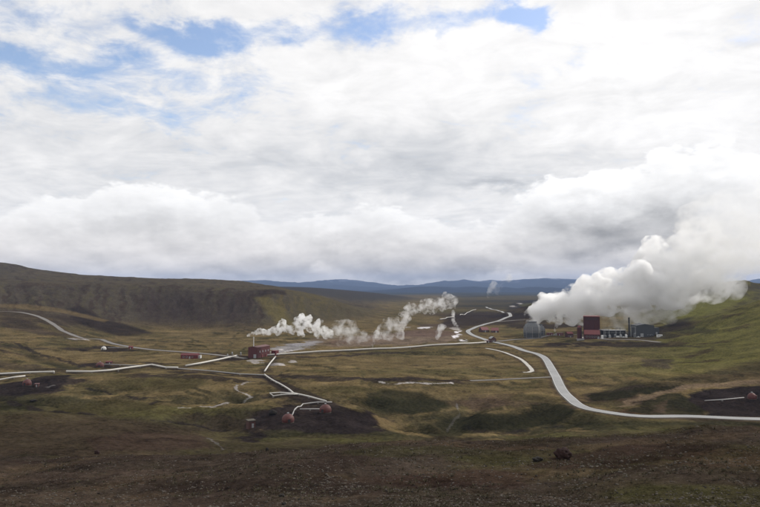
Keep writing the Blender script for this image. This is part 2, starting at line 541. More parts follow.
# ------------------------------------------------------------------ pipelines (photo positions)
PIPES = [
    # points, radius, material, label
    ([(-30, 375.5), (0, 375), (30, 373.8), (54, 373.2)], .75, 'pipe_white', 'white steam pipeline entering from the left edge of the valley above the red dome'),
    ([(66, 372.8), (92, 373), (110, 371.7), (126, 369.3), (140, 367.6), (152, 366), (166, 368.8), (178, 369)], .8, 'pipe_white', 'white steam pipeline with a blunt peak crossing the tan grass on the left'),
    ([(-20, 385), (0, 381), (14, 378.6), (25, 377.2)], .6, 'pipe_white', 'short pale pipeline running up to the red dome at the far left'),
    ([(186, 367), (200, 364.6), (218, 361), (236, 357)], .85, 'pipe_white', 'thick white pipeline climbing to the left side of the dark red separator hall'),
    ([(266, 356.3), (290, 354.5), (320, 352.8), (350, 351), (380, 349.2), (420, 347), (455, 345), (486, 343.2)], .85, 'pipe_white', 'long straight pale pipeline from the dark red hall to the road junction'),
    ([(103, 365), (120, 365.6), (142, 366.6)], .35, 'pipe_grey', 'thin grey pipe leading right from the red dome on dark soil'),
    ([(178, 369.5), (205, 371.5), (240, 375), (264.6, 376)], .42, 'pipe_grey', 'grey pipeline along a dark strip towards the bend above the twin domes'),
    ([(264.6, 376), (279, 384.5), (293.5, 393), (309, 399), (326, 405)], .52, 'pipe_white', 'white pipeline slanting down right to the twin red domes'),
    ([(293.5, 393.2), (281, 394), (269.7, 394.6), (273.3, 397), (287, 396), (299, 395.3)], .42, 'pipe_white', 'narrow hairpin expansion loop beside the slanting white pipeline'),
    ([(292, 417), (303, 405.5), (318, 404.8), (332, 404.2)], .36, 'pipe_grey', 'bent pipe linking the two red domes past the dark mound'),
    ([(300, 410.5), (310, 410.5), (320, 410.4)], .3, 'pipe_grey', 'short level pipe ending at the right hand twin dome'),
    ([(264.6, 372.5), (270, 365), (275.5, 357.8)], .7, 'pipe_white', 'short pale pipeline from the dark red hall down to the pipe bend'),
    ([(108, 348.4), (118, 348.2), (128, 347.9)], .35, 'pipe_grey', 'thin pipe between the white dome and the little red hut'),
    ([(705, 402), (722, 401), (744, 399)], .32, 'pipe_grey', 'thin pipe on black cinder leading to the dome at the right edge'),
    ([(440, 319.8), (447, 318.3), (454, 316.8)], .8, 'pipe_white', 'short pale pipeline far off among the steam vents'),
    ([(460, 315.8), (467, 313), (476, 309.8)], .8, 'pipe_white', 'pale pipeline climbing the dark rise left of the winding road'),
    ([(236, 371.8), (247, 381.5)][:0], .3, 'pipe_grey', ''),
]
pipe_data = []
for pts, rad, mk, lab in PIPES:
    if not pts:
        continue
    wp = [at(px, py) for px, py in pts]
    pipe_data.append((wp, rad, mk, lab))

for wp, rad, mk, lab in pipe_data:
    pts = []
    for a, b in zip(wp[:-1], wp[1:]):
        n = max(1, int((b - a).length / 8))
        pts += [a.lerp(b, k / n) for k in range(n)]
    pts.append(wp[-1])
    zz = h(np.array([p.x for p in pts]), np.array([p.y for p in pts]))
    if len(zz) < 14:
        continue
    zz = smooth1(zz, 3)
    ROADZ.append(([(p.x, p.y) for p in pts], zz, 3.0, 10.0))

# ------------------------------------------------------------------ terrain mesh
cols = np.concatenate([np.linspace(-180, -40, 90, endpoint=False), np.linspace(-40, 40, 1080, endpoint=False), np.linspace(40, 180, 90, endpoint=False)])
rows = np.concatenate([np.geomspace(0.6, 28, 40, endpoint=False), np.geomspace(28, 300, 330, endpoint=False), np.geomspace(300, 1800, 430, endpoint=False), np.geomspace(1800, 28000, 170)])
A, D = np.meshgrid(np.radians(cols), rows)
GX, GY = (np.sin(A) * D).ravel(), (np.cos(A) * D).ravel()
GZ = h(GX, GY)
nC, nR = len(cols), len(rows)
GZ[-nC:] -= 60


# colours of the land, linear base colours
LAND = 0.88


def srgb(r, g, b, k=1.0):
    f = lambda c_: ((c_ / 255 + 0.055) / 1.055) ** 2.4 if c_ > 10 else c_ / 255 / 12.92
    return np.array([f(r), f(g) * 0.98, f(b) * 1.10]) * k * LAND


TAN = srgb(98, 86, 58)
STRAW = srgb(120, 104, 70)
OLIVE = srgb(82, 76, 49)
GREEN = srgb(90, 87, 50)
MOSS = srgb(52, 51, 35)
BROWN = srgb(68, 57, 46)
FORE = srgb(66, 58, 48)
DARK = srgb(52, 45, 40)
CINDER = srgb(42, 36, 33)
REDB = srgb(72, 50, 42)
SCREE = srgb(74, 68, 55)
PALE = srgb(185, 180, 170)
WHITE = srgb(235, 232, 225)
PINK = srgb(112, 98, 82)

U, DEP = coords(GX, GY)
V = 288 + (CAMZ - GZ) / DEP * F          # row of the sight line that meets the point
slopeN = np.zeros(len(GX))
G2 = GZ.reshape(nR, nC)
dz_r = np.gradient(G2, axis=0) / np.gradient(D, axis=0)
dz_a = np.gradient(G2, axis=1) / (np.maximum(np.gradient(A, axis=1), 1e-6) * D)
slopeN = np.hypot(dz_r, dz_a).ravel()

col = np.tile(TAN, (len(GX), 1))


def blend(w, c_):
    global col
    w = np.clip(w, 0, 1)[:, None]
    col = col * (1 - w) + np.asarray(c_)[None, :] * w


n_big = fbm(GX, GY, 170, 4, 101)
n_mid = fbm(GX, GY, 48, 5, 103, 0.55)
n_sml = fbm(GX, GY, 13, 4, 105, 0.6)
# long streaks lying along the valley
n_str = fbm(GX * 0.33 + GY * 0.1, GY, 34, 5, 107, 0.6)
blend(sstep(0.0, 0.7, n_big + n_mid * 0.5) * 0.75, OLIVE)
blend(sstep(0.15, 0.75, n_str + n_big * 0.2) * 0.65, STRAW)
blend(sstep(0.1, 0.8, n_str * -1 + n_mid * 0.3) * 0.65, OLIVE * 0.75)
blend(sstep(0.35, 0.85, n_sml * 0.6 + n_mid * 0.6) * 0.45, BROWN)
blend(sstep(0.10, 0.26, slopeN + n_sml * .05) * (DEP > 320) * (DEP < 1100) * 0.6, MOSS)
# the plateau and its slopes
plate = sstep(3, 22, GZ) * sstep(960, 1130, DEP) * (1 - sstep(430, 470, U)) * (1 - sstep(4200, 6000, DEP))
blend(plate, SCREE)
gq = ridge(U / F * 1250 + fbm(GX, GY, 130, 3, 21) * 30, DEP * 0.06, 95, 4, 23)
gf = fbm(U / F * 1250 * 1.0 + n_mid * 6, DEP * 0.08, 14, 4, 29, 0.6)
blend(plate * sstep(0.0, 0.5, gf) * 0.75, BROWN * 0.75)
blend(plate * sstep(0.15, 0.8, -gf + n_mid * 0.3) * 0.5, OLIVE * 1.0)
blend(plate * (1 - sstep(0.45, 0.75, gq)) * (DEP < 1480) * 0.3, DARK * 1.1)
blend(plate * sstep(110, 170, U + n_mid * 10) * (1 - sstep(235, 270, U + n_mid * 10)) * (DEP < 1430) * 0.3, DARK * 1.1)
blend(plate * sstep(1420, 1600, DEP) * sstep(-0.3, 0.5, n_big) * 0.6, srgb(84, 76, 58))
blend(plate * sstep(262, 285, U + n_mid * 14) * (1 - sstep(320, 350, U)) * sstep(0.0, 0.5, gf + .1) * (DEP < 1600) * 0.5, srgb(96, 88, 54))
blend(plate * sstep(278, 300, U) * (DEP < 1900) * 0.4, srgb(86, 80, 54))
blend(sstep(2500, 3200, DEP) * (1 - sstep(5000, 6500, DEP)) * sstep(5, 30, GZ), srgb(62, 58, 50))
# the green hills on the right
hr = sstep(590, 670, U + n_mid * 20) * sstep(470, 640, DEP) * (1 - sstep(3000, 5000, DEP))
blend(hr * 0.9, srgb(86, 83, 46))
blend(hr * sstep(0.0, 0.6, n_str + n_mid * 0.4) * 0.6, srgb(97, 94, 50))
blend(hr * sstep(0.15, 0.7, n_mid - n_big * 0.4) * 0.75, srgb(64, 54, 40))
blend(hr * sstep(1400, 1560, DEP) * sstep(-0.2, 0.5, n_mid + (GZ - 60) / 40) * 0.85, srgb(66, 62, 50))
# far plain and ranges
farp = sstep(1700, 2600, DEP) * sstep(430, 470, U)
blend(farp * 0.6, srgb(64, 60, 42))
blend(farp * sstep(0.0, 0.5, fbm(GX * 0.3, GY, 400, 4, 111)) * 0.7, srgb(46, 44, 36))
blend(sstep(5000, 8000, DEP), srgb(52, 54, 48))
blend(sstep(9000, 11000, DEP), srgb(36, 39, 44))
snow = sstep(0.25, 0.5, fbm(GX, GY, 700, 4, 113)) * sstep(190, 300, GZ) * (DEP > 15000)
blend(snow * 0.2, srgb(190, 195, 205))
# the slope the photograph is taken from
fg = 1 - sstep(215, 300, DEP + n_mid * 20)
blend(fg, FORE * 0.9)
blend(fg * sstep(0.0, 0.7, n_mid + n_sml * 0.4) * 0.7, srgb(54, 45, 38))
blend(fg * sstep(0.05, 0.6, fbm(GX * 0.4, GY, 26, 4, 115) + (U - 430) / 700) * 0.75, srgb(66, 61, 40))
blend(fg * sstep(0.2, 0.7, fbm(GX * 0.5, GY, 14, 4, 117)) * 0.6, srgb(78, 66, 50))
mid = sstep(190, 260, DEP) * (1 - sstep(345, 400, DEP + n_mid * 15))
blend(mid * 0.85, srgb(62, 58, 40))
blend(mid * sstep(0.0, 0.6, n_mid) * 0.6, srgb(74, 72, 42))
blend(mid * sstep(0.1, 0.7, -n_mid + n_sml * 0.3) * 0.6, srgb(52, 44, 36))

# named patches of bare soil, moss and pale ground (photo position, radii, colour, strength)
wu = U + (n_mid * 9 + n_sml * 3) * np.clip(500 / DEP, 0.25, 1.6)
wv = V + (fbm(GX, GY, 40, 4, 121) * 2.8 + n_sml * 1.0) * np.clip(500 / DEP, 0.2, 2.0)
PATCH = [
    (430, 371, 60, 4, srgb(104, 94, 64), .4, 0), (620, 366, 50, 8, srgb(104, 96, 62), .5, 0), (560, 372, 30, 5, srgb(90, 82, 56), .4, 0),
    (30, 388, 34, 7.5, DARK, .95, 0), (8, 393, 20, 6, DARK, .8, 0), (60, 381, 26, 3.2, DARK, .9, -4),
    (30, 402, 70, 8, MOSS, .55, 0), (115, 407, 75, 7, OLIVE * .7, .6, 0), (150, 383, 60, 5, OLIVE * .75, .5, 0), (95, 437, 150, 14, srgb(62, 55, 42), .7, 0),
    (40, 440, 60, 8, MOSS, .45, 0), (112, 449, 26, 2.6, CINDER, .7, 0), (170, 410, 60, 4, GREEN * .8, .5, 0), (100, 364.5, 22, 4.2, CINDER, .95, 0), (120, 362, 60, 1.3, CINDER, .8, 1),
    (103, 348.6, 34, 1.7, CINDER, .8, 0), (40, 356, 50, 1.5, CINDER, .8, 8), (20, 347, 30, 1.3, DARK, .6, 3),
    (25, 366, 60, 2.5, DARK, .55, 4), (70, 352, 60, 2.5, TAN * 1.1, .5, 0), (60, 359, 90, 3, STRAW * .9, .5, 3),
    (165, 358, 60, 1.8, TAN * 1.1, .6, 0), (40, 318, 46, 6, DARK * 1.1, .6, 6), (100, 325, 34, 4, DARK, .5, 12),
    (328, 419, 62, 11, CINDER, 1.0, 4), (290, 417, 44, 8, CINDER, .9, 0), (352, 421, 30, 10, CINDER, .9, 0), (300, 402, 22, 5, DARK, .6, 0),
    (255, 425, 20, 6, CINDER, .7, 0), (248, 434, 16, 3, CINDER, .8, 0), (259, 423.5, 4, 2.2, STRAW * 1.3, .8, 0), (288, 404.5, 24, 2, TAN, .6, 0),
    (360, 391, 46, 5, OLIVE * .6, .7, 0), (405, 403, 36, 10, MOSS * .9, .85, 0), (395, 417, 30, 5, TAN, .6, 20), (430, 420, 26, 5, MOSS, .5, 0),
    (500, 420, 60, 8, MOSS * .75, .9, -4), (545, 411, 30, 7, MOSS * .75, .85, 0), (475, 425, 25, 4, MOSS * .7, .8, 0), (480, 433, 30, 1.6, TAN * 1.1, .7, 0), (540, 430, 60, 1.5, STRAW * .8, .5, -4),
    (500, 400, 60, 6, BROWN * 1.05, .5, 0), (430, 392, 70, 5, TAN * 1.05, .5, 0), (540, 398, 30, 5, OLIVE * .7, .6, 0),
    (350, 431, 120, 3.5, MOSS * 1.05, .6, 0), (300, 428, 40, 4, MOSS, .6, 0), (215, 432, 30, 4, OLIVE, .5, 0),
    (620, 398, 40, 6, BROWN * .85, .85, -4), (640, 391, 60, 4, DARK, .7, -5), (700, 402, 34, 9.5, CINDER, 1.0, -3), (735, 397, 50, 11, CINDER, 1.0, -4), (690, 388, 60, 2.4, STRAW * .85, .8, -8),
    (650, 408, 40, 3, REDB * .9, .6, 0), (600, 403, 30, 4, OLIVE * .8, .6, 0), (660, 424, 130, 3.5, MOSS * .85, .65, 0), (700, 427, 90, 2, OLIVE * .8, .6, 0),
    (585, 385, 26, 2.5, DARK, .35, 0), (574, 377, 5, 3, srgb(130, 110, 52), .4, 0), (632, 377, 8, 1.6, srgb(100, 78, 54), .4, 0), (655, 362, 16, 4, DARK * 1.2, .7, 0), (640, 352, 46, 5, OLIVE, .4, 0),
    (620, 343.5, 50, 2.4, CINDER, .85, 0), (600, 346, 110, 1.2, CINDER, .6, 0), (640, 336, 40, 4, DARK, .7, 0), (555, 343.5, 15, 1.6, CINDER, .9, 0), (690, 330, 26, 3, MOSS, .6, 0), (672, 327, 20, 4, DARK, .7, -10), (650, 330, 16, 4, DARK, .5, 0),
    (710, 302, 40, 5, GREEN * 1.1, .7, -8), (690, 312, 30, 3, GREEN * .9, .6, 0),
    (480, 320, 42, 5.5, DARK, .7, 0), (475, 314, 50, 3, DARK, .6, 0), (530, 316, 50, 2.5, CINDER, .9, 0), (545, 326, 40, 2.5, CINDER, .8, 0), (440, 325, 22, 2, DARK, .6, 0),
    (545, 305, 34, 5, CINDER * 1.1, .8, 0), (530, 305, 12, 2, GREEN * .8, .6, 0), (512, 306.3, 3.2, .7, PALE * .8, .9, 0), (519, 303.5, 2.5, .6, PALE * .8, .9, 0), (440, 311, 50, 2, OLIVE, .7, 0),
    (400, 339, 60, 6, PINK, .8, -2), (350, 341, 40, 5, PINK, .6, 0), (425, 333, 30, 4, srgb(96, 80, 68), .8, 0), (440, 326, 20, 3, srgb(90, 78, 66), .5, 0),
    (292, 346.5, 22, 3.2, srgb(132, 130, 124), .9, -7), (306, 343, 16, 2, srgb(140, 138, 134), .8, -4), (282, 350.5, 16, 1.0, PALE, .7, -8), (338, 342.5, 10, 2, REDB, .4, 0),
    (279, 363.5, 8, 1.1, PALE, .9, -3), (293, 361, 4, 1.6, PALE * .8, .7, 0), (258, 360.5, 8, .8, PALE * .7, .7, 0),
    (457.5, 332, 2.6, 1.5, WHITE, .95, 20), (456, 336, 2.4, 1.7, WHITE, .95, 0), (464, 340, 4.0, 0.9, WHITE * .8, .9, 0), (424, 327.5, 6, .7, WHITE * .7, .9, 0), (405, 327, 7, .5, PALE, .7, 0), (455, 328, 5, 1.4, PALE, .6, 0),
    (580, 338, 5, 1.3, PALE, .8, 0), (537, 333, 30, 1.5, GREEN * .9, .6, 0), (520, 332, 20, 2, OLIVE * 1.1, .6, 0), (500, 335, 20, 3, TAN, .5, 0), (495, 349, 25, 1, MOSS, .5, 6),
    (560, 355, 20, 3, OLIVE, .5, 0), (590, 358, 60, 4, TAN * 1.1, .6, 0), (450, 360, 110, 4, TAN * 1.05, .5, 0), (420, 371, 110, 2.5, OLIVE, .5, 0), (340, 377, 130, 1.8, DARK, .75, 2), (195, 377, 70, 1.6, CINDER, .75, 4),
    (165, 373.5, 40, 1.4, DARK, .7, -3), (240, 357, 22, 2.2, CINDER, .85, 0), (205, 353.5, 30, 1.2, CINDER, .7, 4),
    (165, 388, 25, 3, TAN * 1.1, .5, 0), (330, 355, 90, 1.1, DARK * 1.1, .7, -2.6), (545, 384, 50, 3, OLIVE * .8, .4, 0), (380, 393, 60, 2, TAN, .5, 0),
    (110, 472, 110, 6, srgb(74, 63, 52), .5, 0), (300, 480, 160, 8, srgb(48, 40, 34), .6, 0), (620, 455, 90, 10, srgb(47, 37, 32), .75, -6), (500, 458, 60, 5, srgb(62, 60, 38), .6, 0), (690, 490, 90, 12, srgb(66, 64, 40), .7, 0),
    (60, 498, 120, 10, srgb(74, 64, 52), .5, 0), (460, 478, 90, 8, srgb(54, 42, 35), .6, 0), (735, 455, 60, 8, srgb(70, 58, 44), .6, 0), (420, 450, 80, 5, srgb(60, 58, 38), .6, 0),
]
for px, py, rx, ry, c_, st, ang in PATCH:
    ca, sa = math.cos(R(ang)), math.sin(R(ang))
    near_ = (np.abs(U - px) < rx * 2.2 + 20) & (np.abs(V - py) < ry * 2.4 + abs(sa) * rx * 2.2 + 12)
    if py < 430:
        near_ &= DEP > 260
    if py > 440:
        near_ &= DEP < 300
    ii = np.nonzero(near_)[0]
    du, dv_ = wu[ii] - px, wv[ii] - py
    e1 = (du * ca + dv_ * sa) / rx
    e2 = (-du * sa + dv_ * ca) / ry
    w = 1 - sstep(0.86, 1.14, np.hypot(e1, e2) + n_sml[ii] * .12)
    w = (w * st)[:, None]
    col[ii] = col[ii] * (1 - w) + np.asarray(c_)[None, :] * w

def poly(pts, c_, st, soft=1.6):
    P_ = np.array(pts, float)
    ii = np.nonzero((U > P_[:, 0].min() - 6) & (U < P_[:, 0].max() + 6) & (V > P_[:, 1].min() - 4) & (V < P_[:, 1].max() + 4) & ((DEP > 260) if P_[:, 1].max() < 440 else (DEP > 200)))[0]
    k_ = np.clip(500 / DEP[ii], .3, 1.6)
    x_ = U[ii] + (n_mid[ii] * 4.0 + n_sml[ii] * 1.8) * k_
    y_ = V[ii] + (n_mid[ii] * 0.9 + n_sml[ii] * 0.7) * k_
    ins = np.zeros(len(ii), bool)
    ds = np.full(len(ii), 1e9)
    for k in range(len(P_)):
        (ax, ay), (bx, by) = P_[k], P_[(k + 1) % len(P_)]
        cr = ((ay > y_) != (by > y_)) & (x_ < (bx - ax) * (y_ - ay) / (by - ay + 1e-9) + ax)
        ins ^= cr
        sx, sy = 0.45, 1.0
        dx, dy = (bx - ax) * sx, (by - ay) * sy
        t = np.clip((((x_ - ax) * sx) * dx + ((y_ - ay) * sy) * dy) / (dx * dx + dy * dy + 1e-9), 0, 1)
        ds = np.minimum(ds, np.hypot((x_ - ax) * sx - t * dx, (y_ - ay) * sy - t * dy))
    w = (sstep(-soft * .5, soft * .5, np.where(ins, ds, -ds)) * st)[:, None]
    col[ii] = col[ii] * (1 - w) + np.asarray(c_)[None, :] * w


BLACK = srgb(42, 37, 34)
poly([(0, 414), (50, 411), (95, 414), (150, 420), (200, 430), (205, 446), (100, 456), (-5, 458)], srgb(64, 55, 42), .7, 5)
poly([(90, 436), (150, 430), (205, 434), (215, 446), (150, 448), (100, 448)], srgb(64, 52, 43), .6, 3)
poly([(0, 384), (20, 382), (45, 375.5), (75, 373.5), (66, 382), (55, 389), (30, 395), (-3, 396)], BLACK, .95)
poly([(60, 410), (88, 401), (120, 398), (165, 403), (150, 409), (110, 414), (80, 413)], OLIVE * .55, .8, 2.5)
poly([(105, 379), (150, 376), (205, 378), (195, 388), (150, 391), (120, 388)], OLIVE * .6, .7, 3)
poly([(0, 400), (30, 398), (50, 404), (30, 409), (0, 410)], MOSS * .7, .8, 2)
poly([(248, 422), (262, 411), (290, 403.5), (318, 404.5), (335, 402.5), (352, 408), (368, 417), (378, 425), (370, 431), (345, 432.5), (310, 431), (285, 427), (262, 428)], BLACK, .95)
poly([(243, 434), (262, 430), (272, 434), (258, 441), (247, 440)], BLACK, .9)
poly([(264, 377.5), (272, 376), (338, 402), (325, 406.5), (290, 397)], BLACK, .8)  # band along the slanting pipeline: dark soil and painted pipe shadow together
poly([(370, 393), (385, 388), (420, 391), (446, 403), (440, 410), (415, 412), (385, 412), (368, 404)], MOSS * .75, .85, 3)
poly([(456, 419), (475, 411), (500, 415), (530, 410), (560, 404), (574, 409), (570, 416), (545, 423), (500, 429), (465, 428)], MOSS * .65, .88, 3)
poly([(455, 400), (490, 396), (510, 400), (490, 408), (470, 410)], srgb(80, 66, 52), .6, 3)
poly([(368, 412), (378, 414), (405, 427), (430, 434), (410, 434), (385, 427)], STRAW * .8, .8, 2)
poly([(588, 395), (600, 392), (640, 387), (677, 383.5), (665, 389), (640, 393), (610, 399.5), (590, 400)], MOSS * .6, .9)
poly([(620, 410), (640, 400), (662, 393), (676, 391), (690, 400), (705, 410), (690, 414), (640, 412)], MOSS * .75, .85)
poly([(646, 411), (655, 403), (668, 397), (664, 404), (658, 411)], srgb(76, 64, 50), .7)
poly([(686, 393), (700, 389), (730, 386.8), (770, 384), (770, 415.5), (700, 414), (712, 409), (695, 404), (688, 400)], BLACK, .98)
poly([(612, 404.5), (640, 393.5), (668, 387), (683, 383.6), (720, 381.5), (770, 376.5), (770, 382.5), (720, 386), (690, 387.5), (672, 390), (650, 396), (620, 405)], srgb(108, 93, 72), .85, 1.2)
poly([(640, 387), (700, 372), (770, 357), (770, 376), (720, 381), (683, 383)], srgb(62, 54, 40), .6, 4)
poly([(70, 308), (80, 305), (100, 317), (130, 325), (155, 333), (120, 336), (95, 329), (75, 320)], DARK * .75, .85, 2.5)
poly([(-5, 303.5), (30, 304.5), (60, 308), (110, 320), (105, 322), (60, 312), (0, 307)], STRAW * .75, .6, 1.5)
poly([(0, 316), (30, 320), (50, 330), (75, 336), (40, 334), (0, 326)], DARK * 1.1, .7, 3)
poly([(190, 293), (225, 296), (250, 305), (262, 322), (250, 332), (200, 330), (150, 325), (130, 308), (150, 298)], DARK * 1.1, .35, 8)
poly([(258, 290), (272, 289), (286, 290.5), (287, 295), (272, 293.5), (258, 296)], DARK, .8, 1.5)
poly([(256, 298), (268, 296), (285, 310), (298, 328), (285, 331), (270, 316)], srgb(100, 92, 54), .6, 4)
poly([(660, 306), (700, 300), (758, 296), (720, 310), (690, 320), (665, 318)], srgb(98, 97, 48), .7, 3)
poly([(665, 322), (682, 318), (695, 316), (682, 326), (668, 329)], BLACK * 1.1, .7, 3)
poly([(440, 325), (452, 313), (478, 311), (505, 313), (500, 318), (480, 324), (463, 329)], DARK * .9, .7, 3)
poly([(508, 307), (535, 306), (552, 312), (545, 326), (510, 325), (498, 322)], DARK * .9, .7, 3)

w_ = (0.87 + 0.13 * sstep(230, 330, DEP))[:, None]
col *= w_      # dark volcanic soil of the near slope, with cloud shadow put into its colour

# pale and dark lines on the ground: paths, beck beds, disturbed soil beside roads, disturbed soil and painted shadow lines beside pipelines
LINEPAINT = [
    ([(88, 388.5), (100, 391), (112, 395), (130, 397), (160, 397.5)], 1.4, BLACK, .85),
    ([(150, 404.5), (175, 403), (205, 404)], 1.4, BLACK, .8),
    ([(152, 420), (180, 423), (205, 428), (228, 431)], 1.3, BLACK, .85),
    ([(-5, 399), (30, 406), (60, 411.5), (90, 414)], 2.6, BLACK, .8),
    ([(-5, 341), (28, 349), (60, 360), (82, 366)], 2.6, BLACK, .8),
    ([(270, 377.2), (340, 377.5), (400, 378.5), (470, 380.3)], 3.2, BLACK, .75),
    ([(170, 371.5), (205, 373.5), (262, 377.5)], 4.5, BLACK, .8),
    ([(462, 429), (490, 432), (520, 431), (560, 426)], 1.8, BLACK, .7),
    ([(84, 350), (135, 350)], 5, BLACK, .8),
    ([(380, 381.8), (392, 384), (409, 382.7), (430, 383.6), (452, 383)], 1.2, PALE * .9, .85),
    ([(457, 404), (458, 410), (460, 414), (455, 419), (452, 424), (447, 431)], 0.7, PALE * .35, .6),
    ([(258, 381.5), (244, 383), (236, 387), (238, 391), (246, 394), (252, 397.5), (245, 400.5), (225, 403), (200, 406), (180, 408)], 0.9, PALE * .7, .8),
    ([(208, 438), (217, 443), (223, 449)], .7, PALE * .3, .5),
    ([(70, 338.6), (84, 339)], 5.0, PALE * .6, .9),
    ([(36, 386), (44, 386.5), (54, 385.5)], .8, PALE * .4, .7),
    ([(493, 343), (515, 343.2), (535, 341), (560, 338)], 3.0, STRAW, .6),
    ([(470, 344), (440, 345.5), (400, 349)], 4.0, STRAW, .4),
]
for pts, hw, c_, st in LINEPAINT:
    wp = [at(px, py) for px, py in pts]
    sm = [(p.x, p.y) for p in spline(wp, 5)]
    ds, _ = seg_dist(GX, GY, sm, hw * 2 + 6)
    ii = np.nonzero(ds < hw * 2 + 6)[0]
    w = (1 - sstep(hw * 0.6, hw * 1.35, ds[ii] + n_sml[ii] * hw * 0.9)) * st
    col[ii] = col[ii] * (1 - w[:, None]) + np.asarray(c_)[None, :] * w[:, None]
for wp, rad, mk, lab in pipe_data:  # dark strip along each pipe: disturbed soil plus its shadow, put into the colour
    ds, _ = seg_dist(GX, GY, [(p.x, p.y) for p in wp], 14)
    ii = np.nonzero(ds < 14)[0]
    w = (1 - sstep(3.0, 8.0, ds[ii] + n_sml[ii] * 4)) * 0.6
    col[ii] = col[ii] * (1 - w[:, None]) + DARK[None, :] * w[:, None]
for name, sm, zz, hw, mk in road_data:
    ds, _ = seg_dist(GX, GY, [(p.x, p.y) for p in sm], hw + 16)
    ii = np.nonzero(ds < hw + 16)[0]
    w = (1 - sstep(hw + 1.0, hw + 5.0, ds[ii] + n_sml[ii] * 3)) * 0.7
    col[ii] = col[ii] * (1 - w[:, None]) + (BROWN * 1.0)[None, :] * w[:, None]
for pts, w_, dep in CREEKW:
    ds, _ = seg_dist(GX, GY, pts, w_ * 2.2)
    ii = np.nonzero(ds < w_ * 2.2)[0]
    w = np.exp(-(ds[ii] / (w_ * 0.8)) ** 2) * sstep(-0.5, 0.3, n_mid[ii]) * 0.75
    col[ii] = col[ii] * (1 - w[:, None]) + (MOSS * 0.8)[None, :] * w[:, None]

me = bpy.data.meshes.new('ground')
nV = len(GX)
me.vertices.add(nV)
me.vertices.foreach_set('co', np.stack([GX, GY, GZ], 1).astype(np.float32).ravel())
I, J = np.meshgrid(np.arange(nR - 1), np.arange(nC), indexing='ij')
J2 = (J + 1) % nC
q = np.stack([I * nC + J, (I + 1) * nC + J, (I + 1) * nC + J2, I * nC + J2], -1).reshape(-1, 4)[:, ::-1]
nF = len(q)
me.loops.add(nF * 4)
me.loops.foreach_set('vertex_index', q.ravel().astype(np.int32))
me.polygons.add(nF)
me.polygons.foreach_set('loop_start', np.arange(0, nF * 4, 4, dtype=np.int32))
me.update(calc_edges=True)
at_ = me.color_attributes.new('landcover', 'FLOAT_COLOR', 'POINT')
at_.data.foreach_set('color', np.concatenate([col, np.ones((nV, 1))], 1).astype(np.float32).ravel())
fa = me.attributes.new('stony', 'FLOAT', 'POINT')
fa.data.foreach_set('value', np.clip(1 - sstep(180, 300, DEP), 0, 1).astype(np.float32))
me.polygons.foreach_set('use_smooth', np.ones(nF, bool))
ground = bpy.data.objects.new('ground', me)
S.collection.objects.link(ground)
ground['kind'] = 'structure'
ground['label'] = 'rolling valley of tan grass, moss and dark volcanic soil'


# ------------------------------------------------------------------ materials
def new_mat(name):
    m = bpy.data.materials.new(name)
    m.use_nodes = True
    E.nt = m.node_tree
    return m, m.node_tree.nodes['Principled BSDF']


def ground_material():
    m, b = new_mat('ground')
    nt = m.node_tree
    ca = nt.nodes.new('ShaderNodeAttribute')
    ca.attribute_name = 'landcover'
    st = nt.nodes.new('ShaderNodeAttribute')
    st.attribute_name = 'stony'
    geo = nt.nodes.new('ShaderNodeNewGeometry')
    pos = geo.outputs['Position']
    a = noise(pos, 0.045, 8, 0.65)
    b2 = noise(pos, 0.5, 6, 0.65)
    c2 = noise(pos, 3.0, 5, 0.7)
    stony = E(st.outputs['Fac'])
    sy = nt.nodes.new('ShaderNodeSeparateXYZ')
    nt.links.new(pos, sy.inputs[0])
    calm = E(sy.outputs[1]).ss(900, 1300, 1.0, 0.4)
    f = (a - 0.5) * 2.2 * calm + (b2 - 0.5) * 2.3 + (c2 - 0.5) * (stony * 1.6 + 0.8) + (noise(pos, 8.0, 3, 0.7) - 0.5) * stony * 1.8 + 1.0
    c0 = mix(1.0, E(ca.outputs['Color']), mix(1.0, f.mx(0.25), (1, 1, 1), 'MULTIPLY'), 'MULTIPLY')
    # moss and dead stalks among the gravel
    tint = noise(pos, 0.16, 6, 0.7)
    c1_ = mix(tint.ss(0.5, 0.66) * 0.35, c0, mix(1.0, c0, (0.90, 1.03, 0.76), 'MULTIPLY'))
    fleck = noise(pos, 1.1, 3, 0.75).ss(0.64, 0.74) * stony
    c2_ = mix(fleck * 0.4, c1_, (0.075, 0.064, 0.050))
    spk = noise(pos, 2.2, 2, 0.6).ss(0.69, 0.74) * stony
    c3_ = mix(spk * 0.55, c2_, (0.12, 0.105, 0.088))
    nt.links.new(c3_.s, b.inputs['Base Color'])
    b.inputs['Roughness'].default_value = 0.97
    b.inputs['Specular IOR Level'].default_value = 0.0
    bp = nt.nodes.new('ShaderNodeBump')
    bp.inputs['Strength'].default_value = 0.9
    bp.inputs['Distance'].default_value = 1.0
    hgt = (noise(pos, 0.22, 5, 0.6) * 1.2 + noise(pos, 1.2, 5, 0.7) * 0.25 + noise(pos, 4.5, 4, 0.7) * 0.09 * stony)
    nt.links.new(hgt.s, bp.inputs['Height'])
    nt.links.new(bp.outputs[0], b.inputs['Normal'])
    return m


me.materials.append(ground_material())


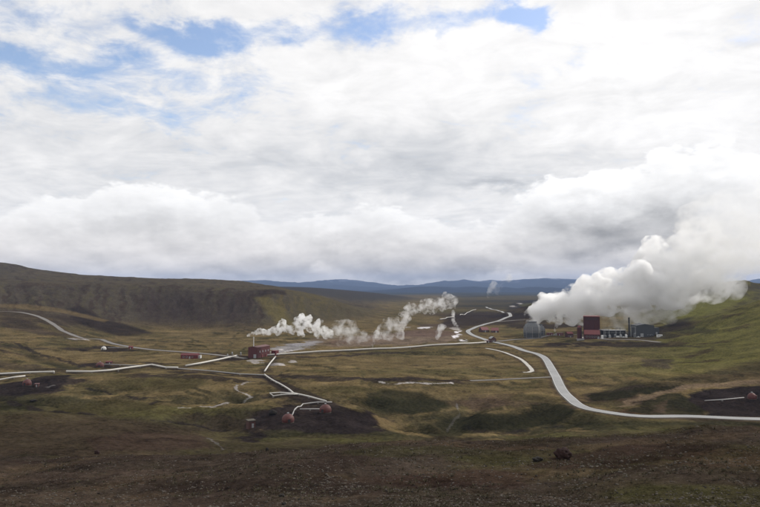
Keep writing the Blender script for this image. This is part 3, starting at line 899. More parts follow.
def simple(name, c_, rough=0.8, var=0.25, scale=1.0, metal=0.0, spec=0.3, streak=False):
    m, b = new_mat(name)
    nt = m.node_tree
    tcn = nt.nodes.new('ShaderNodeTexCoord')
    pos = tcn.outputs['Object']
    n = noise(pos, scale, 6, 0.65)
    f = (n - 0.5) * (2 * var) + 1.0
    if streak:
        mp = nt.nodes.new('ShaderNodeMapping')
        mp.inputs['Scale'].default_value = (1.6, 1.6, 0.12)
        nt.links.new(pos, mp.inputs['Vector'])
        f = f + (noise(mp.outputs[0], 1.5, 5, 0.7) - 0.5) * var * 1.6
    nt.links.new(mix(1.0, tuple(c_), mix(1.0, f.mx(0.1), (1, 1, 1), 'MULTIPLY'), 'MULTIPLY').s, b.inputs['Base Color'])
    b.inputs['Roughness'].default_value = rough
    b.inputs['Metallic'].default_value = metal
    b.inputs['Specular IOR Level'].default_value = spec
    return m


def corrugated(name, c_, pitch=0.9, rough=0.65):
    m, b = new_mat(name)
    nt = m.node_tree
    tcn = nt.nodes.new('ShaderNodeTexCoord')
    s3 = nt.nodes.new('ShaderNodeSeparateXYZ')
    nt.links.new(tcn.outputs['Object'], s3.inputs[0])
    t = (E(s3.outputs[0]) + E(s3.outputs[1])) * (2 * math.pi / pitch)
    w = t.m('SINE')
    mp = nt.nodes.new('ShaderNodeMapping')
    mp.inputs['Scale'].default_value = (0.7, 0.7, 0.08)
    nt.links.new(tcn.outputs['Object'], mp.inputs['Vector'])
    stn = noise(mp.outputs[0], 1.2, 6, 0.7)
    f = w * 0.05 + (stn - 0.5) * 0.7 + 1.0
    nt.links.new(mix(1.0, tuple(c_), mix(1.0, f.mx(0.2), (1, 1, 1), 'MULTIPLY'), 'MULTIPLY').s, b.inputs['Base Color'])
    b.inputs['Roughness'].default_value = rough
    bp = nt.nodes.new('ShaderNodeBump')
    bp.inputs['Strength'].default_value = 0.4
    bp.inputs['Distance'].default_value = 0.06
    nt.links.new(w.s, bp.inputs['Height'])
    nt.links.new(bp.outputs[0], b.inputs['Normal'])
    return m


M = {
    'maroon': corrugated('maroon_cladding', (.050, .009, .010)),
    'red': corrugated('red_cladding', (.105, .013, .015)),
    'red_roof': corrugated('faded_red_roof', (.15, .038, .036)),
    'maroon_roof': corrugated('maroon_roof', (.12, .05, .045)),
    'dome_red': simple('dome_red', (.095, .034, .031), .6, .3, .6),
    'dome_white': simple('dome_white', (.55, .54, .52), .6, .15, .6),
    'concrete': simple('concrete', (.26, .25, .24), .9, .3, .8, streak=True),
    'tower_grey': simple('tower_grey', (.15, .155, .16), .85, .3, .5, streak=True),
    'tower_dark': simple('tower_dark', (.05, .055, .06), .9, .3, .5),
    'blue_grey': corrugated('blue_grey_cladding', (.045, .048, .053)),
    'grey_roof': simple('grey_roof', (.30, .30, .30), .8, .25, .5),
    'white_paint': simple('white_paint', (.62, .62, .61), .7, .2, .5, streak=True),
    'dark_glass': simple('dark_glass', (.015, .018, .02), .25, .1, 1),
    'dark_metal': simple('dark_metal', (.045, .045, .048), .55, .3, 1, metal=0.4),
    'galvanised': simple('galvanised', (.33, .34, .35), .5, .2, 1, metal=0.4),
    'pipe_white': simple('pipe_cladding', (.56, .54, .50), .6, .25, .12),
    'pipe_grey': simple('dull_pipe_cladding', (.36, .35, .34), .6, .3, .2),
    'asphalt': simple('road_surface', (.27, .27, .268), .85, .32, .06),
    'gravel_road': simple('gravel_surface', (.17, .16, .15), .95, .2, .3),
    'pale_track': simple('pale_gravel_surface', (.42, .40, .36), .95, .25, .3),
    'verge': simple('verge_soil', (.085, .075, .06), .95, .4, .4),
    'marking': simple('road_paint', (.75, .75, .73), .6, .2, .8),
    'rust_rock': simple('rust_rock', (.024, .011, .009), .95, .5, 1.5),
    'dark_rock': simple('dark_rock', (.018, .015, .013), .95, .45, 1.5),
    'pebble': simple('pebble', (.080, .068, .056), .95, .55, 0.9),
    'tussock': simple('tussock', (.06, .05, .028), .9, .6, 0.15),
    'brick_red': corrugated('dull_red_cladding', (.075, .014, .014)),
    'brown_wall': corrugated('brown_cladding', (.075, .030, .024)),
}


# ------------------------------------------------------------------ mesh helpers
def obj_from(name, verts, faces, mat, parent=None, smooth=False):
    m = bpy.data.meshes.new(name)
    m.from_pydata([tuple(v) for v in verts], [], faces)
    if smooth:
        for p in m.polygons:
            p.use_smooth = True
    if mat:
        m.materials.append(mat)
    o = bpy.data.objects.new(name, m)
    S.collection.objects.link(o)
    if parent:
        o.parent = parent
    return o


def tag(o, label=None, cat=None, group=None, kind=None):
    for k, v in (('label', label), ('category', cat), ('group', group), ('kind', kind)):
        if v:
            o[k] = v
    return o


def thing(name, label, cat, loc, rz=0.0, group=None):
    o = bpy.data.objects.new(name, None)
    S.collection.objects.link(o)
    o.location = loc
    o.rotation_euler = (0, 0, rz)
    return tag(o, label, cat, group)


class MB:
    def __init__(s):
        s.v, s.f = [], []

    def add(s, v, f):
        n = len(s.v)
        s.v += [tuple(p) for p in v]
        s.f += [tuple(i + n for i in q_) for q_ in f]

    def box(s, x0, x1, y0, y1, z0, z1):
        s.add([(x0, y0, z0), (x1, y0, z0), (x1, y1, z0), (x0, y1, z0), (x0, y0, z1), (x1, y0, z1), (x1, y1, z1), (x0, y1, z1)],
              [(3, 2, 1, 0), (4, 5, 6, 7), (0, 1, 5, 4), (1, 2, 6, 5), (2, 3, 7, 6), (3, 0, 4, 7)])
        return s

    def prism(s, pts, y0, y1):      # pts in xz, extruded along y
        n = len(pts)
        s.add([(x, y0, z) for x, z in pts] + [(x, y1, z) for x, z in pts],
              [tuple(range(n)), tuple(range(2 * n - 1, n - 1, -1))] + [(k, k + n, (k + 1) % n + n, (k + 1) % n) for k in range(n)])
        return s

    def lathe(s, prof, n=24, cx=0, cy=0, a0=0.0):
        b = len(s.v)
        vs, fs = [], []
        for (r, z) in prof:
            for k in range(n):
                a = a0 + 2 * math.pi * k / n
                vs.append((cx + r * math.cos(a), cy + r * math.sin(a), z))
        for i in range(len(prof) - 1):
            for k in range(n):
                fs.append((i * n + k, i * n + (k + 1) % n, (i + 1) * n + (k + 1) % n, (i + 1) * n + k))
        fs.append(tuple(range(n))[::-1])
        fs.append(tuple((len(prof) - 1) * n + k for k in range(n)))
        s.add(vs, fs)
        return s

    def tube(s, pts, rad, n=10):
        pts = [Vector(p) for p in pts]
        vs, fs = [], []
        for i, p in enumerate(pts):
            a = pts[max(i - 1, 0)]
            b = pts[min(i + 1, len(pts) - 1)]
            t = (b - a).normalized()
            up = Vector((0, 0, 1)) if abs(t.z) < 0.95 else Vector((0, 1, 0))
            sx = t.cross(up).normalized()
            sy = sx.cross(t).normalized()
            for k in range(n):
                an = 2 * math.pi * k / n
                vs.append(p + sx * rad * math.cos(an) + sy * rad * math.sin(an))
        for i in range(len(pts) - 1):
            for k in range(n):
                fs.append((i * n + k, i * n + (k + 1) % n, (i + 1) * n + (k + 1) % n, (i + 1) * n + k))
        fs.append(tuple(range(n))[::-1])
        fs.append(tuple((len(pts) - 1) * n + k for k in range(n)))
        s.add(vs, fs)
        return s

    def build(s, name, mat, parent=None, smooth=False):
        return obj_from(name, s.v, s.f, mat, parent, smooth)


# ------------------------------------------------------------------ roads
RL = ['pale asphalt road winding through the valley and off to the right', 'grey gravel road coming over the left rise and down to the dark red hall',
      'gravel road from the junction past the cooling tower to the power station', 'pale curved gravel track below the road junction',
      'narrow gravel track joining the main road from the left', 'faint straight track right of the far road bend']
for ri, (name, sm, zz, hw, mk) in enumerate(road_data):
    zz = h(np.array([p.x for p in sm]), np.array([p.y for p in sm]))
    zz = smooth1(zz, 3)
    n = len(sm)
    vs, fs = [], []
    lift = 0.42 if mk == 'asphalt' else 0.25
    prof = [(-hw - 1.6, -0.5), (-hw - 0.02, lift - .03), (-hw, lift), (0, lift + 0.06), (hw, lift), (hw + 0.02, lift - .03), (hw + 1.6, -0.5)]
    for i, p in enumerate(sm):
        a, b = sm[max(i - 1, 0)], sm[min(i + 1, n - 1)]
        t = (b - a).normalized()
        s_ = Vector((t.y, -t.x))
        for off, dz in prof:
            wv_ = off
            if mk != 'asphalt':
                wv_ = off * (1 + 0.12 * math.sin(i * 1.7) * math.sin(i * .61 + 1))
            vs.append((p.x + s_.x * wv_, p.y + s_.y * wv_, zz[i] + dz))
    k = len(prof)
    for i in range(n - 1):
        for j in range(k - 1):
            fs.append((i * k + j, i * k + j + 1, (i + 1) * k + j + 1, (i + 1) * k + j))
    o = obj_from(name, vs, fs, M[mk])
    o.data.materials.append(M['verge'])
    for pi_, p_ in enumerate(o.data.polygons):
        if pi_ % (k - 1) in (0, k - 2):
            p_.material_index = 1
    tag(o, RL[ri], kind='structure')
    if mk == 'asphalt':
        mb = MB()
        for sgn in (-1, 1):
            pv = []
            for i, p in enumerate(sm):
                a, b = sm[max(i - 1, 0)], sm[min(i + 1, n - 1)]
                t = (b - a).normalized()
                s_ = Vector((t.y, -t.x)) * sgn
                for off in (hw - 0.42, hw - 0.26):
                    pv.append((p.x + s_.x * off, p.y + s_.y * off, zz[i] + lift + 0.06 * (1 - off / hw) + 0.012))
            mb.add(pv, [(2 * i, 2 * i + 1, 2 * i + 3, 2 * i + 2)[::sgn] for i in range(n - 1)])
        mb.build('road_marking', M['marking'], o)

# ------------------------------------------------------------------ pipelines
sup = MB().box(-.5, .5, -.35, .35, -1.2, 0).box(-.9, .9, -.2, .2, 0.0, 0.18)
sup_me = None
for wp, rad, mk, lab in pipe_data:
    base = wp[0]
    t = thing('pipeline', lab, 'pipeline', base, 0, 'steam pipelines crossing the valley')
    pts = []
    for i in range(len(wp) - 1):
        a, b = wp[i], wp[i + 1]
        n = max(1, int((b - a).length / 12))
        pts += [a.lerp(b, k / n) for k in range(n)]
    pts.append(wp[-1])
    zz = h(np.array([p.x for p in pts]), np.array([p.y for p in pts]))
    if (wp[-1] - wp[0]).length < 130:
        # short runs are straight between their bends
        zw = h(np.array([p.x for p in wp]), np.array([p.y for p in wp]))
        zs = np.array([zw[0]])
        for i in range(len(wp) - 1):
            n = max(1, int((wp[i + 1] - wp[i]).length / 12))
            zs = np.concatenate([zs, zw[i] + (zw[i + 1] - zw[i]) * np.arange(1, n + 1) / n])
        zz = np.maximum(zs, zz - 0.45)
        zs = zz
    else:
        zs = smooth1(zz, 4) if len(zz) > 8 else zz
    zz = np.maximum(zs, zz) + rad + 0.55
    pl = [Vector((p.x, p.y, z)) - base for p, z in zip(pts, zz)]
    MB().tube(pl, rad, 12).build('pipe', M[mk], t, True)
    step = max(2, len(pl) // 14)
    for i in range(1, len(pl), step):
        if sup_me is None:
            so = sup.build('support', M['concrete'], t)
            sup_me = so.data
        else:
            so = bpy.data.objects.new('support', sup_me)
            S.collection.objects.link(so)
            so.parent = t
        so.location = pl[i] - Vector((0, 0, rad + 0.2))
        a, b = pl[max(i - 1, 0)], pl[min(i + 1, len(pl) - 1)]
        so.rotation_euler = (0, 0, math.atan2(b.y - a.y, b.x - a.x) + math.pi / 2)


# ------------------------------------------------------------------ domes
def dome(px, py, dia, hgt, label, mat='dome_red', rz=0.0, group='domed wellhead shelters'):
    p = at(px, py)
    t = thing('wellhead_dome', label, 'dome', p, rz, group)
    r = dia / 2
    # panelled shell of flat facets
    n = 18
    rings = 7
    prof = []
    for i in range(rings + 1):
        a = -0.35 + (math.pi / 2 * 0.98 + 0.35) * i / rings
        prof.append((r * math.cos(a), hgt * 0.32 + hgt * 0.68 * math.sin(a)))
    sh = MB()
    sh.lathe(prof, n)
    # stagger alternate rings so the panels read as triangles
    sh.build('shell', M[mat], t)
    MB().lathe([(r * .97, -0.8), (r * .97, 0.22), (r * .93, 0.25)], n).build('plinth', M['verge'], t)
    dr = MB().box(-.9, .9, -r * 1.09, -r * .78, 0.57, 2.55).build('doorway', M[mat], t)
    MB().box(-.62, .62, -r * 1.105, -r * 1.085, 0.62, 2.3).build('door', M['dark_metal'], dr)
    MB().lathe([(.42, hgt - .3), (.42, hgt + .35), (.6, hgt + .36), (.6, hgt + .5)], 10).build('vent_cap', M['galvanised'], t)
    return t


dome(288, 422.5, 6.6, 4.6, 'left of the two dusty red domes on the black cinder mound', rz=.3)
dome(325.4, 412.5, 6.8, 4.6, 'right of the two dusty red domes, where the slanting white pipeline ends', rz=-.4)
dome(27, 385.5, 6.2, 4.7, 'red dome on bare dark soil near the left edge below the white pipeline')
dome(100, 367.0, 7.2, 4.6, 'small distant red dome on black soil above the peaked white pipeline', rz=.2)
dome(752, 399.2, 5.2, 4.0, 'brownish red dome on black cinder at the right edge above the road', rz=.9)
dome(103.7, 350, 6.0, 4.3, 'lone white dome beside the gravel road under the left hill', 'dome_white')


# ------------------------------------------------------------------ buildings
def building(name, label, cat, px, py, w, l, hgt, rz, wall='maroon', roof='maroon_roof', kind='flat', wins=(), door=None, loc=None, group=None, ridge_h=2.5, eave=0.25):
    """w along local x (facing the camera), l deep along local y; origin at the front centre"""
    p = Vector(loc) if loc is not None else at(px, py)
    t = thing(name, label, cat, p, rz, group)
    x0, x1 = -w / 2, w / 2
    if kind == 'gable_x':          # ridge along x
        pts_w = [(0, -1.5), (l, -1.5), (l, hgt), (l / 2, hgt + ridge_h), (0, hgt)]
        mb = MB()
        n = 5
        mb.add([(x0, y, z) for y, z in pts_w] + [(x1, y, z) for y, z in pts_w], [tuple(range(n))[::-1], tuple(range(n, 2 * n))] + [(k, (k + 1) % n, (k + 1) % n + n, k + n) for k in range(n)])
        mb.build('wall', M[wall], t)
        e = eave
        rb = MB()
        for y0, y1 in ((-e, l / 2), (l + e, l / 2)):
            z0 = hgt - e * ridge_h / (l / 2) + .04
            z1 = hgt + ridge_h + .04
            vs = [(x0 - e, y0, z0), (x1 + e, y0, z0), (x1 + e, y1, z1), (x0 - e, y1, z1)]
            vs += [(a, b, c_ + .18) for a, b, c_ in vs]
            rb.add(vs, [(3, 2, 1, 0), (4, 5, 6, 7), (0, 1, 5, 4), (1, 2, 6, 5), (2, 3, 7, 6), (3, 0, 4, 7)])
        rb.build('roof', M[roof], t)
    elif kind == 'gable_y':
        MB().prism([(x0, -1.5), (x1, -1.5), (x1, hgt), (0, hgt + ridge_h), (x0, hgt)], 0, l).build('wall', M[wall], t)
        e = eave
        rb = MB()
        for sx in (-1, 1):
            xa = sx * (w / 2 + e)
            za = hgt - e * ridge_h / (w / 2) + .04
            vs = [(xa, -e, za), (0, -e, hgt + ridge_h + .04), (0, l + e, hgt + ridge_h + .04), (xa, l + e, za)]
            vs += [(a, b, c_ + .18) for a, b, c_ in vs]
            rb.add(vs, [(3, 2, 1, 0), (4, 5, 6, 7), (0, 1, 5, 4), (1, 2, 6, 5), (2, 3, 7, 6), (3, 0, 4, 7)])
        rb.build('roof', M[roof], t)
    else:
        MB().box(x0, x1, 0, l, -1.5, hgt).build('wall', M[wall], t)
        MB().box(x0 - eave, x1 + eave, -eave, l + eave, hgt + .005, hgt + .45).build('roof', M[roof], t)
    for (wx, wz, ww, wh) in wins:
        f_ = MB().box(wx - ww / 2 - .12, wx + ww / 2 + .12, -.10, -.004, wz - .12, wz + wh + .12).build('window', M['white_paint'], t)
        MB().box(wx - ww / 2, wx + ww / 2, -.13, -.103, wz, wz + wh).build('pane', M['dark_glass'], f_)
    if door:
        wx, ww, wh = door
        f_ = MB().box(wx - ww / 2, wx + ww / 2, -.12, -.004, 0, wh).build('door', M['galvanised'], t)
        MB().box(wx + ww * .32, wx + ww * .32 + .12, -.22, -.123, 1.0, 1.25).build('handle', M['dark_metal'], f_)
    return t


# separator hall on the left, seen corner on
c0 = at(257.6, 358.2)
d2 = Vector((9, 26, 0)).normalized()
rz = math.atan2(d2.y, d2.x) - math.pi / 2
fx = Vector((math.cos(rz), math.sin(rz), 0))
hall = building('separator_hall', 'dark red windowless hall with a steam stack, seen corner on in mid valley', 'industrial building', 0, 0, 11.6, 27, 11.2, rz, 'brick_red', 'maroon_roof', 'gable_y', loc=c0 - fx * 5.8, ridge_h=1.0, door=(2.5, 3.2, 4.0), eave=.3)
for k in range(4):
    v_ = MB().box(5.81, 6.1, 4 + k * 6, 5.6 + k * 6, 5.5, 7.5).build('vent', M['galvanised'], hall)
for k in range(2):
    MB().box(5.80, 6.35, 8.5 + k * 9, 10.5 + k * 9, -.5, 3.2).build('side_door', M['red_roof'], hall)
building('red_annex', 'low red annex standing behind the right end of the dark red hall', 'building', 0, 0, 5.5, 7, 5.0, rz, 'red', 'red_roof', 'flat', loc=c0 + d2 * 29 + fx * 3.4, wins=((0, 1.6, 1.6, 1.2),))
stk = thing('steam_stack', 'thin pale steam stack rising behind the left corner of the dark red hall', 'stack', c0 - fx * 13.0 + d2 * 14)
MB().lathe([(.75, -1), (.75, .6), (.5, .7), (.42, 20.5), (.55, 20.6), (.55, 21.4)], 14).build('flue', M['white_paint'], stk, False)
MB().lathe([(1.2, -1), (1.2, .5)], 12).build('base', M['concrete'], stk)
for k, (px, py, w, hh) in enumerate([(228, 356, 2.6, 2.4), (232.5, 354.5, 2.2, 3.0), (237, 356.6, 3.0, 2.2), (241, 355, 2.0, 3.4)]):
    labs = ['leftmost grey valve skid at the pipe heads left of the dark red hall', 'tall narrow grey valve skid in the pipe heads left of the dark red hall',
            'broad low grey valve skid where the thick white pipe ends', 'tallest grey valve skid right against the dark red hall']
    t = thing('valve_skid', labs[k], 'valve skid', at(px, py), .4 * k)
    MB().box(-w / 2, w / 2, -1, 1, -.4, .3).build('frame', M['concrete'], t)
    MB().lathe([(.5, .3), (.6, .5), (.6, hh - .3), (.3, hh)], 12, -w * .2).build('vessel', M['galvanised'], t, True)
    MB().tube([(w * .2, 0, .3), (w * .2, 0, hh * .8), (-w * .2, 0, hh * .8)], .16, 8).build('valve_pipe', M['galvanised'], t)

# long red building beside the gravel road
rb_ = building('red_longhouse', 'long low bright red building beside the gravel road under the left hill', 'building', 189, 358.6, 18.0, 7.5, 3.6, -.06, 'red', 'red', 'gable_x', wins=((-6, 1.2, 1.5, 1.1), (-2.6, 1.2, 1.5, 1.1), (3.4, 1.2, 1.5, 1.1)), door=(.6, 1.5, 2.3), ridge_h=1.6)
building('white_container', 'small white container at the right end of the long red building', 'container', 199.2, 358.4, 2.6, 5.5, 2.7, .05, 'white_paint', 'grey_roof', door=(0, 1.6, 2.1), eave=.05)
building('red_hut', 'little red hut at the end of the thin pipe from the white dome', 'hut', 130.5, 349, 4.4, 3.4, 2.4, .1, 'red', 'red_roof', 'gable_x', door=(0, 1, 1.9), ridge_h=.9)
building('dark_hut', 'dark square hut on the near edge of the black cinder mound', 'hut', 252, 428, 3.6, 4.2, 3.4, .5, 'brown_wall', 'verge', 'flat', door=(.4, 1.1, 2.2))
building('red_shed', 'narrow red shed just right of the small distant red dome', 'shed', 108.5, 364.0, 5.6, 3.0, 1.8, 0, 'maroon', 'red', 'gable_x', ridge_h=.7, door=(1, 1, 1.5))
building('well_cabin', 'low brown cabin right of the red dome near the left edge', 'hut', 36.5, 387, 2.6, 3.0, 2.0, .3, 'brown_wall', 'maroon_roof', 'flat', door=(0, .9, 1.7))

# the red workshops by the winding road and the house at the junction
building('red_workshop', 'red roofed workshop, left one of the pair inside the road bend', 'building', 485.5, 332.2, 12.5, 15, 3.6, .25, 'maroon', 'red_roof', 'gable_x', wins=((-3.5, 1.2, 1.8, 1.3), (3.5, 1.2, 1.8, 1.3)), door=(0, 2.6, 2.9), ridge_h=4.6)
building('red_workshop', 'red roofed workshop, right one of the pair inside the road bend', 'building', 495.0, 332.6, 12.0, 14, 3.4, -.15, 'maroon', 'red_roof', 'gable_x', wins=((-3.2, 1.2, 1.8, 1.3),), door=(2, 2.6, 2.9), ridge_h=4.2)
building('junction_house', 'brown house with a pale grey roof right at the road junction', 'building', 493.6, 342.2, 7.6, 9, 5.0, .2, 'brown_wall', 'grey_roof', 'gable_y', wins=((-1.6, 1.4, 1.2, 1.3), (1.6, 1.4, 1.2, 1.3)), door=(0, 1.1, 2.1), ridge_h=2.6)
building('low_shed', 'low dark red shed left of the brown house at the junction', 'shed', 488.6, 342.6, 5.0, 5.0, 2.4, .2, 'maroon', 'maroon_roof', 'flat', door=(0, 1.8, 2.0))

# ------------------------------------------------------------------ power station
z = lambda px, py: at(px, py)
S_ = at(590, 339)
ps = S_.y / F            # metres per photo pixel at the station


def stn(px, dy=0.0):
    """a spot on the station yard: photo column, metres behind the front line"""
    y = S_.y + dy
    x = (px - 380) / F * y
    return Vector((x, y, h(x, y)))


building('turbine_hall', 'tall dark maroon block that towers over the power station', 'industrial building', 0, 0, 22, 24, 30, -0.29, 'maroon', 'red_roof', 'flat', loc=stn(590.8, 14), eave=.35, door=(-7, 4, 5))
tb = [o for o in bpy.data.objects if o.name == 'turbine_hall'][0]
for k in range(4):
    MB().box(-9 + k * 6 - .25, -9 + k * 6 + .25, -.35, -.004, 5.5, 29.9).build('pilaster', M['maroon'], tb)
MB().box(-8, 8, -.30, -.004, 26.0, 27.2).build('louvre_band', M['dark_metal'], tb)
building('front_hall', 'low hall with a bright red gable roof in front of the tall maroon block', 'building', 0, 0, 20.5, 11, 6.2, -0.27, 'maroon', 'red_roof', 'gable_x', loc=stn(591, 0), ridge_h=5.6, wins=[(-7 + 3.5 * k, 2.2, 1.8, 1.4) for k in range(5)], door=(8.2, 2.4, 3.4))
t = thing('round_tank_house', 'narrow dark red drum with a pinkish cap left of the tall maroon block', 'tank', stn(578.4, 14))
MB().lathe([(3.2, -1), (3.2, 15.5), (2.6, 16.5)], 22).build('tank_shell', M['maroon'], t, False)
MB().lathe([(2.61, 16.51), (2.0, 18.2), (.6, 18.8)], 22).build('cap', M['red_roof'], t)
MB().tube([(3.4, 0, 0), (3.4, 0, 16)], .14, 6).build('ladder', M['galvanised'], t)
building('pump_house', 'dark red pump house nearest the cooling tower', 'building', 0, 0, 8.4, 9, 3.4, 0, 'red', 'maroon_roof', 'flat', loc=stn(549.8, 112), wins=((-2, 1.2, 1.4, 1),), door=(1.8, 1.6, 2.3))
building('pump_house', 'dark red pump house between the steam vent and the pipe manifold', 'building', 0, 0, 8.6, 9, 3.6, 0, 'red', 'maroon_roof', 'flat', loc=stn(559.8, 110), wins=((2, 1.2, 1.4, 1),), door=(-1.8, 1.6, 2.3))
building('control_house', 'dark red house with an uneven roof between pump houses and the drum', 'building', 0, 0, 9.0, 10, 5.4, .12, 'maroon', 'red_roof', 'gable_x', loc=stn(569.5, 85), ridge_h=2.6, wins=((-2.4, 1.4, 1.5, 1.2), (2.4, 1.4, 1.5, 1.2)), door=(0, 1.4, 2.2))
building('white_building', 'long white building with a flat pale roof in the middle of the station', 'building', 0, 0, 31, 14, 9.5, 0.02, 'dark_metal', 'grey_roof', 'flat', loc=stn(613.5, 22), wins=[(-12 + 4 * k, 6.0, 2.2, 1.4) for k in range(7)], door=(-13, 2.6, 3.2), eave=.8)
building('grey_hall', 'large plain blue grey hall at the right of the power station', 'industrial building', 0, 0, 24, 26, 15.5, -.05, 'blue_grey', 'blue_grey', 'gable_y', loc=stn(644.3, 8), ridge_h=2.2, door=(-5, 4.2, 4.8), wins=((4, 2, 2.2, 1.4), (8, 2, 2.2, 1.4)))
building('grey_lean_to', 'low dark lean to at the right wall of the blue grey hall', 'building', 0, 0, 7.5, 12, 8.5, -.05, 'blue_grey', 'dark_metal', 'flat', loc=stn(655.3, 12), door=(0, 2.4, 3))
building('white_trailer', 'white trailer parked at the far right end of the station', 'trailer', 0, 0, 7.6, 2.6, 2.6, .1, 'white_paint', 'white_paint', 'flat', loc=stn(658.5, -2), eave=.02, wins=((-1.6, 1.2, 1.2, .7),), door=(1.6, .9, 2.0))
# chimney
t = thing('chimney', 'dark slender chimney left of the blue grey hall', 'chimney', stn(628, 10))
MB().lathe([(1.9, -1), (1.9, 1.2), (1.25, 1.3), (1.0, 26), (1.2, 26.1), (1.2, 27)], 18).build('shaft', M['dark_metal'], t)
MB().lathe([(1.95, 18), (1.95, 18.25)], 18).build('platform', M['galvanised'], t)
MB().tube([(1.5, 0, 1), (1.5, 0, 25)], .12, 6).build('ladder', M['galvanised'], t)


def cooling_tower(label, loc, w, l, hh, rz):
    t = thing('cooling_tower', label, 'cooling tower', loc, rz)
    # eight-sided casing that narrows at foot and shoulder
    a = w / 2
    MB().lathe([(a * .93, -1.5), (a * 1.0, 1.5), (a * 1.06, hh * .55), (a * .98, hh * .80), (a * .80, hh)], 8, 0, 0, math.pi / 8).build('casing', M['tower_grey'], t)
    for k in range(8):
        an = math.pi / 8 + k * math.pi / 4
        MB().tube([(a * .95 * math.cos(an), a * .95 * math.sin(an), -1), (a * 1.02 * math.cos(an), a * 1.02 * math.sin(an), 1.5), (a * 1.08 * math.cos(an), a * 1.08 * math.sin(an), hh * .55), (a * 1.0 * math.cos(an), a * 1.0 * math.sin(an), hh * .8)], .38, 6).build('rib', M['concrete'], t)
    for k in range(4):
        zz = 2.2 + k * 1.6
        MB().lathe([(a * (1.015 + .008 * k), zz), (a * (1.075 + .008 * k), zz + .25), (a * (1.015 + .01 * k), zz + .9)], 8, 0, 0, math.pi / 8).build('louvre', M['tower_dark'], t)
    MB().lathe([(a * .62, hh + .01), (a * .55, hh + 1.8), (a * .6, hh + 3.2), (a * .56, hh + 3.2), (a * .5, hh + 1.8), (a * .5, hh + .3)], 24).build('fan_stack', M['tower_grey'], t)
    return t


cooling_tower('grey eight sided cooling tower with the great steam plume at its mouth', stn(531.5, 78), 24, 24, 21.0, .2)
cooling_tower('second smaller grey cooling tower tucked behind the right of the first', stn(539, 100), 15, 16, 15, .2)
# steam vent silencer
t = thing('vent_silencer', 'small concrete steam silencer between the two dark red pump houses', 'silencer', stn(555, 110))
MB().lathe([(1.5, -1), (1.5, 3.2), (1.2, 3.6), (.9, 3.6), (.9, 2.6)], 16).build('drum', M['concrete'], t)
MB().tube([(-1.4, 0, .8), (-4, 0, .8), (-4.6, 0, .2)], .35, 8).build('inlet_pipe', M['galvanised'], t)

# switchyard: transformers, gantries, tanks and vans on the yard in front
TRL = ['first', 'second', 'third', 'fourth', 'fifth']
for k, (px, dy) in enumerate([(603, 2), (608.5, 0), (614, 1), (619.5, 0), (624.5, 2)]):
    t = thing('transformer', '%s transformer from the left in the switchyard before the white building' % TRL[k], 'transformer', stn(px, dy), 0, 'transformers in the switchyard')
    MB().box(-1.9, 1.9, -1.4, 1.4, -.4, .35).build('plinth', M['concrete'], t)
    MB().box(-1.5, 1.5, -1.0, 1.0, .355, 3.2).build('tank', M['galvanised' if k % 2 else 'tower_grey'], t)
    for sx in (-1, 1):
        r_ = MB()
        for j in range(5):
            r_.box(sx * 1.52 if sx > 0 else -2.1, 2.1 if sx > 0 else -1.52, -.9 + j * .4, -.75 + j * .4, .6, 2.9)
        r_.build('radiator', M['dark_metal'], t)
    for j in (-1, 0, 1):
        MB().lathe([(.2, 3.21), (.26, 3.5), (.15, 3.9), (.22, 4.1), (.08, 4.7)], 8, j * .9).build('bushing', M['white_paint'], t)
for k, (px, dy, hh) in enumerate([(600.5, 8, 12), (606, 8, 12), (617, 7, 12.5), (632, 5, 14)]):
    t = thing('gantry', ['lattice line gantry closest to the tall maroon block', 'lattice line gantry before the left half of the white building', 'lattice line gantry before the right half of the white building', 'lattice line gantry between the chimney and the blue grey hall'][k], 'gantry', stn(px, dy), 0, 'line gantries of the switchyard')
    for sx in (-1, 1):
        lg = MB()
        for a_, b_ in ((-.35, -.35), (.35, -.35), (-.35, .35), (.35, .35)):
            lg.tube([(sx * 3 + a_, b_, -.5), (sx * 3 + a_ * .5, b_ * .5, hh)], .09, 5)
        for j in range(8):
            z0, z1 = hh * j / 8, hh * (j + 1) / 8
            lg.tube([(sx * 3 - .3, -.3, z0), (sx * 3 + .3, .3, z1)], .05, 4)
        lg.build('leg', M['galvanised'], t)
    MB().box(-3.6, 3.6, -.2, .2, hh, hh + .5).build('crossbeam', M['galvanised'], t)
    for j in (-2, 0, 2):
        MB().lathe([(.16, hh - 1.5), (.24, hh - 1.2), (.12, hh - .8), (.2, hh - .5), (.1, hh - .02)], 6, j).build('insulator', M['dark_metal'], t)
TKL = ['white upright tank closest to the front hall in the station yard', 'white upright tank just left of the chimney foot', 'grey upright tank between chimney and blue grey hall']
for k, (px, dy, r_, hh, mk) in enumerate([(601, -3, 1.6, 4.4, 'white_paint'), (625, -3, 1.5, 3.4, 'white_paint'), (633.5, 0, 1.7, 5.2, 'tower_grey')]):
    t = thing('storage_tank', TKL[k], 'tank', stn(px, dy))
    MB().lathe([(r_, -.5), (r_, hh), (r_ * .6, hh + .5), (.15, hh + .7)], 18).build('tank_shell', M[mk], t)
    MB().tube([(r_ + .12, 0, 0), (r_ + .12, 0, hh)], .1, 5).build('ladder', M['dark_metal'], t)
# perimeter wall
t = thing('yard_wall', 'pale concrete yard wall left of the front hall', 'wall', stn(580, -3))
MB().box(-5.5, 4.2, 0, .4, -1, 2.0).build('panel', M['concrete'], t)
MB().box(-5.6, 4.3, -.06, .46, 2.005, 2.15).build('coping', M['white_paint'], t)
VL = ['white van parked in front of the switchyard', 'white car parked left of the chimney', 'white pickup parked before the blue grey hall']


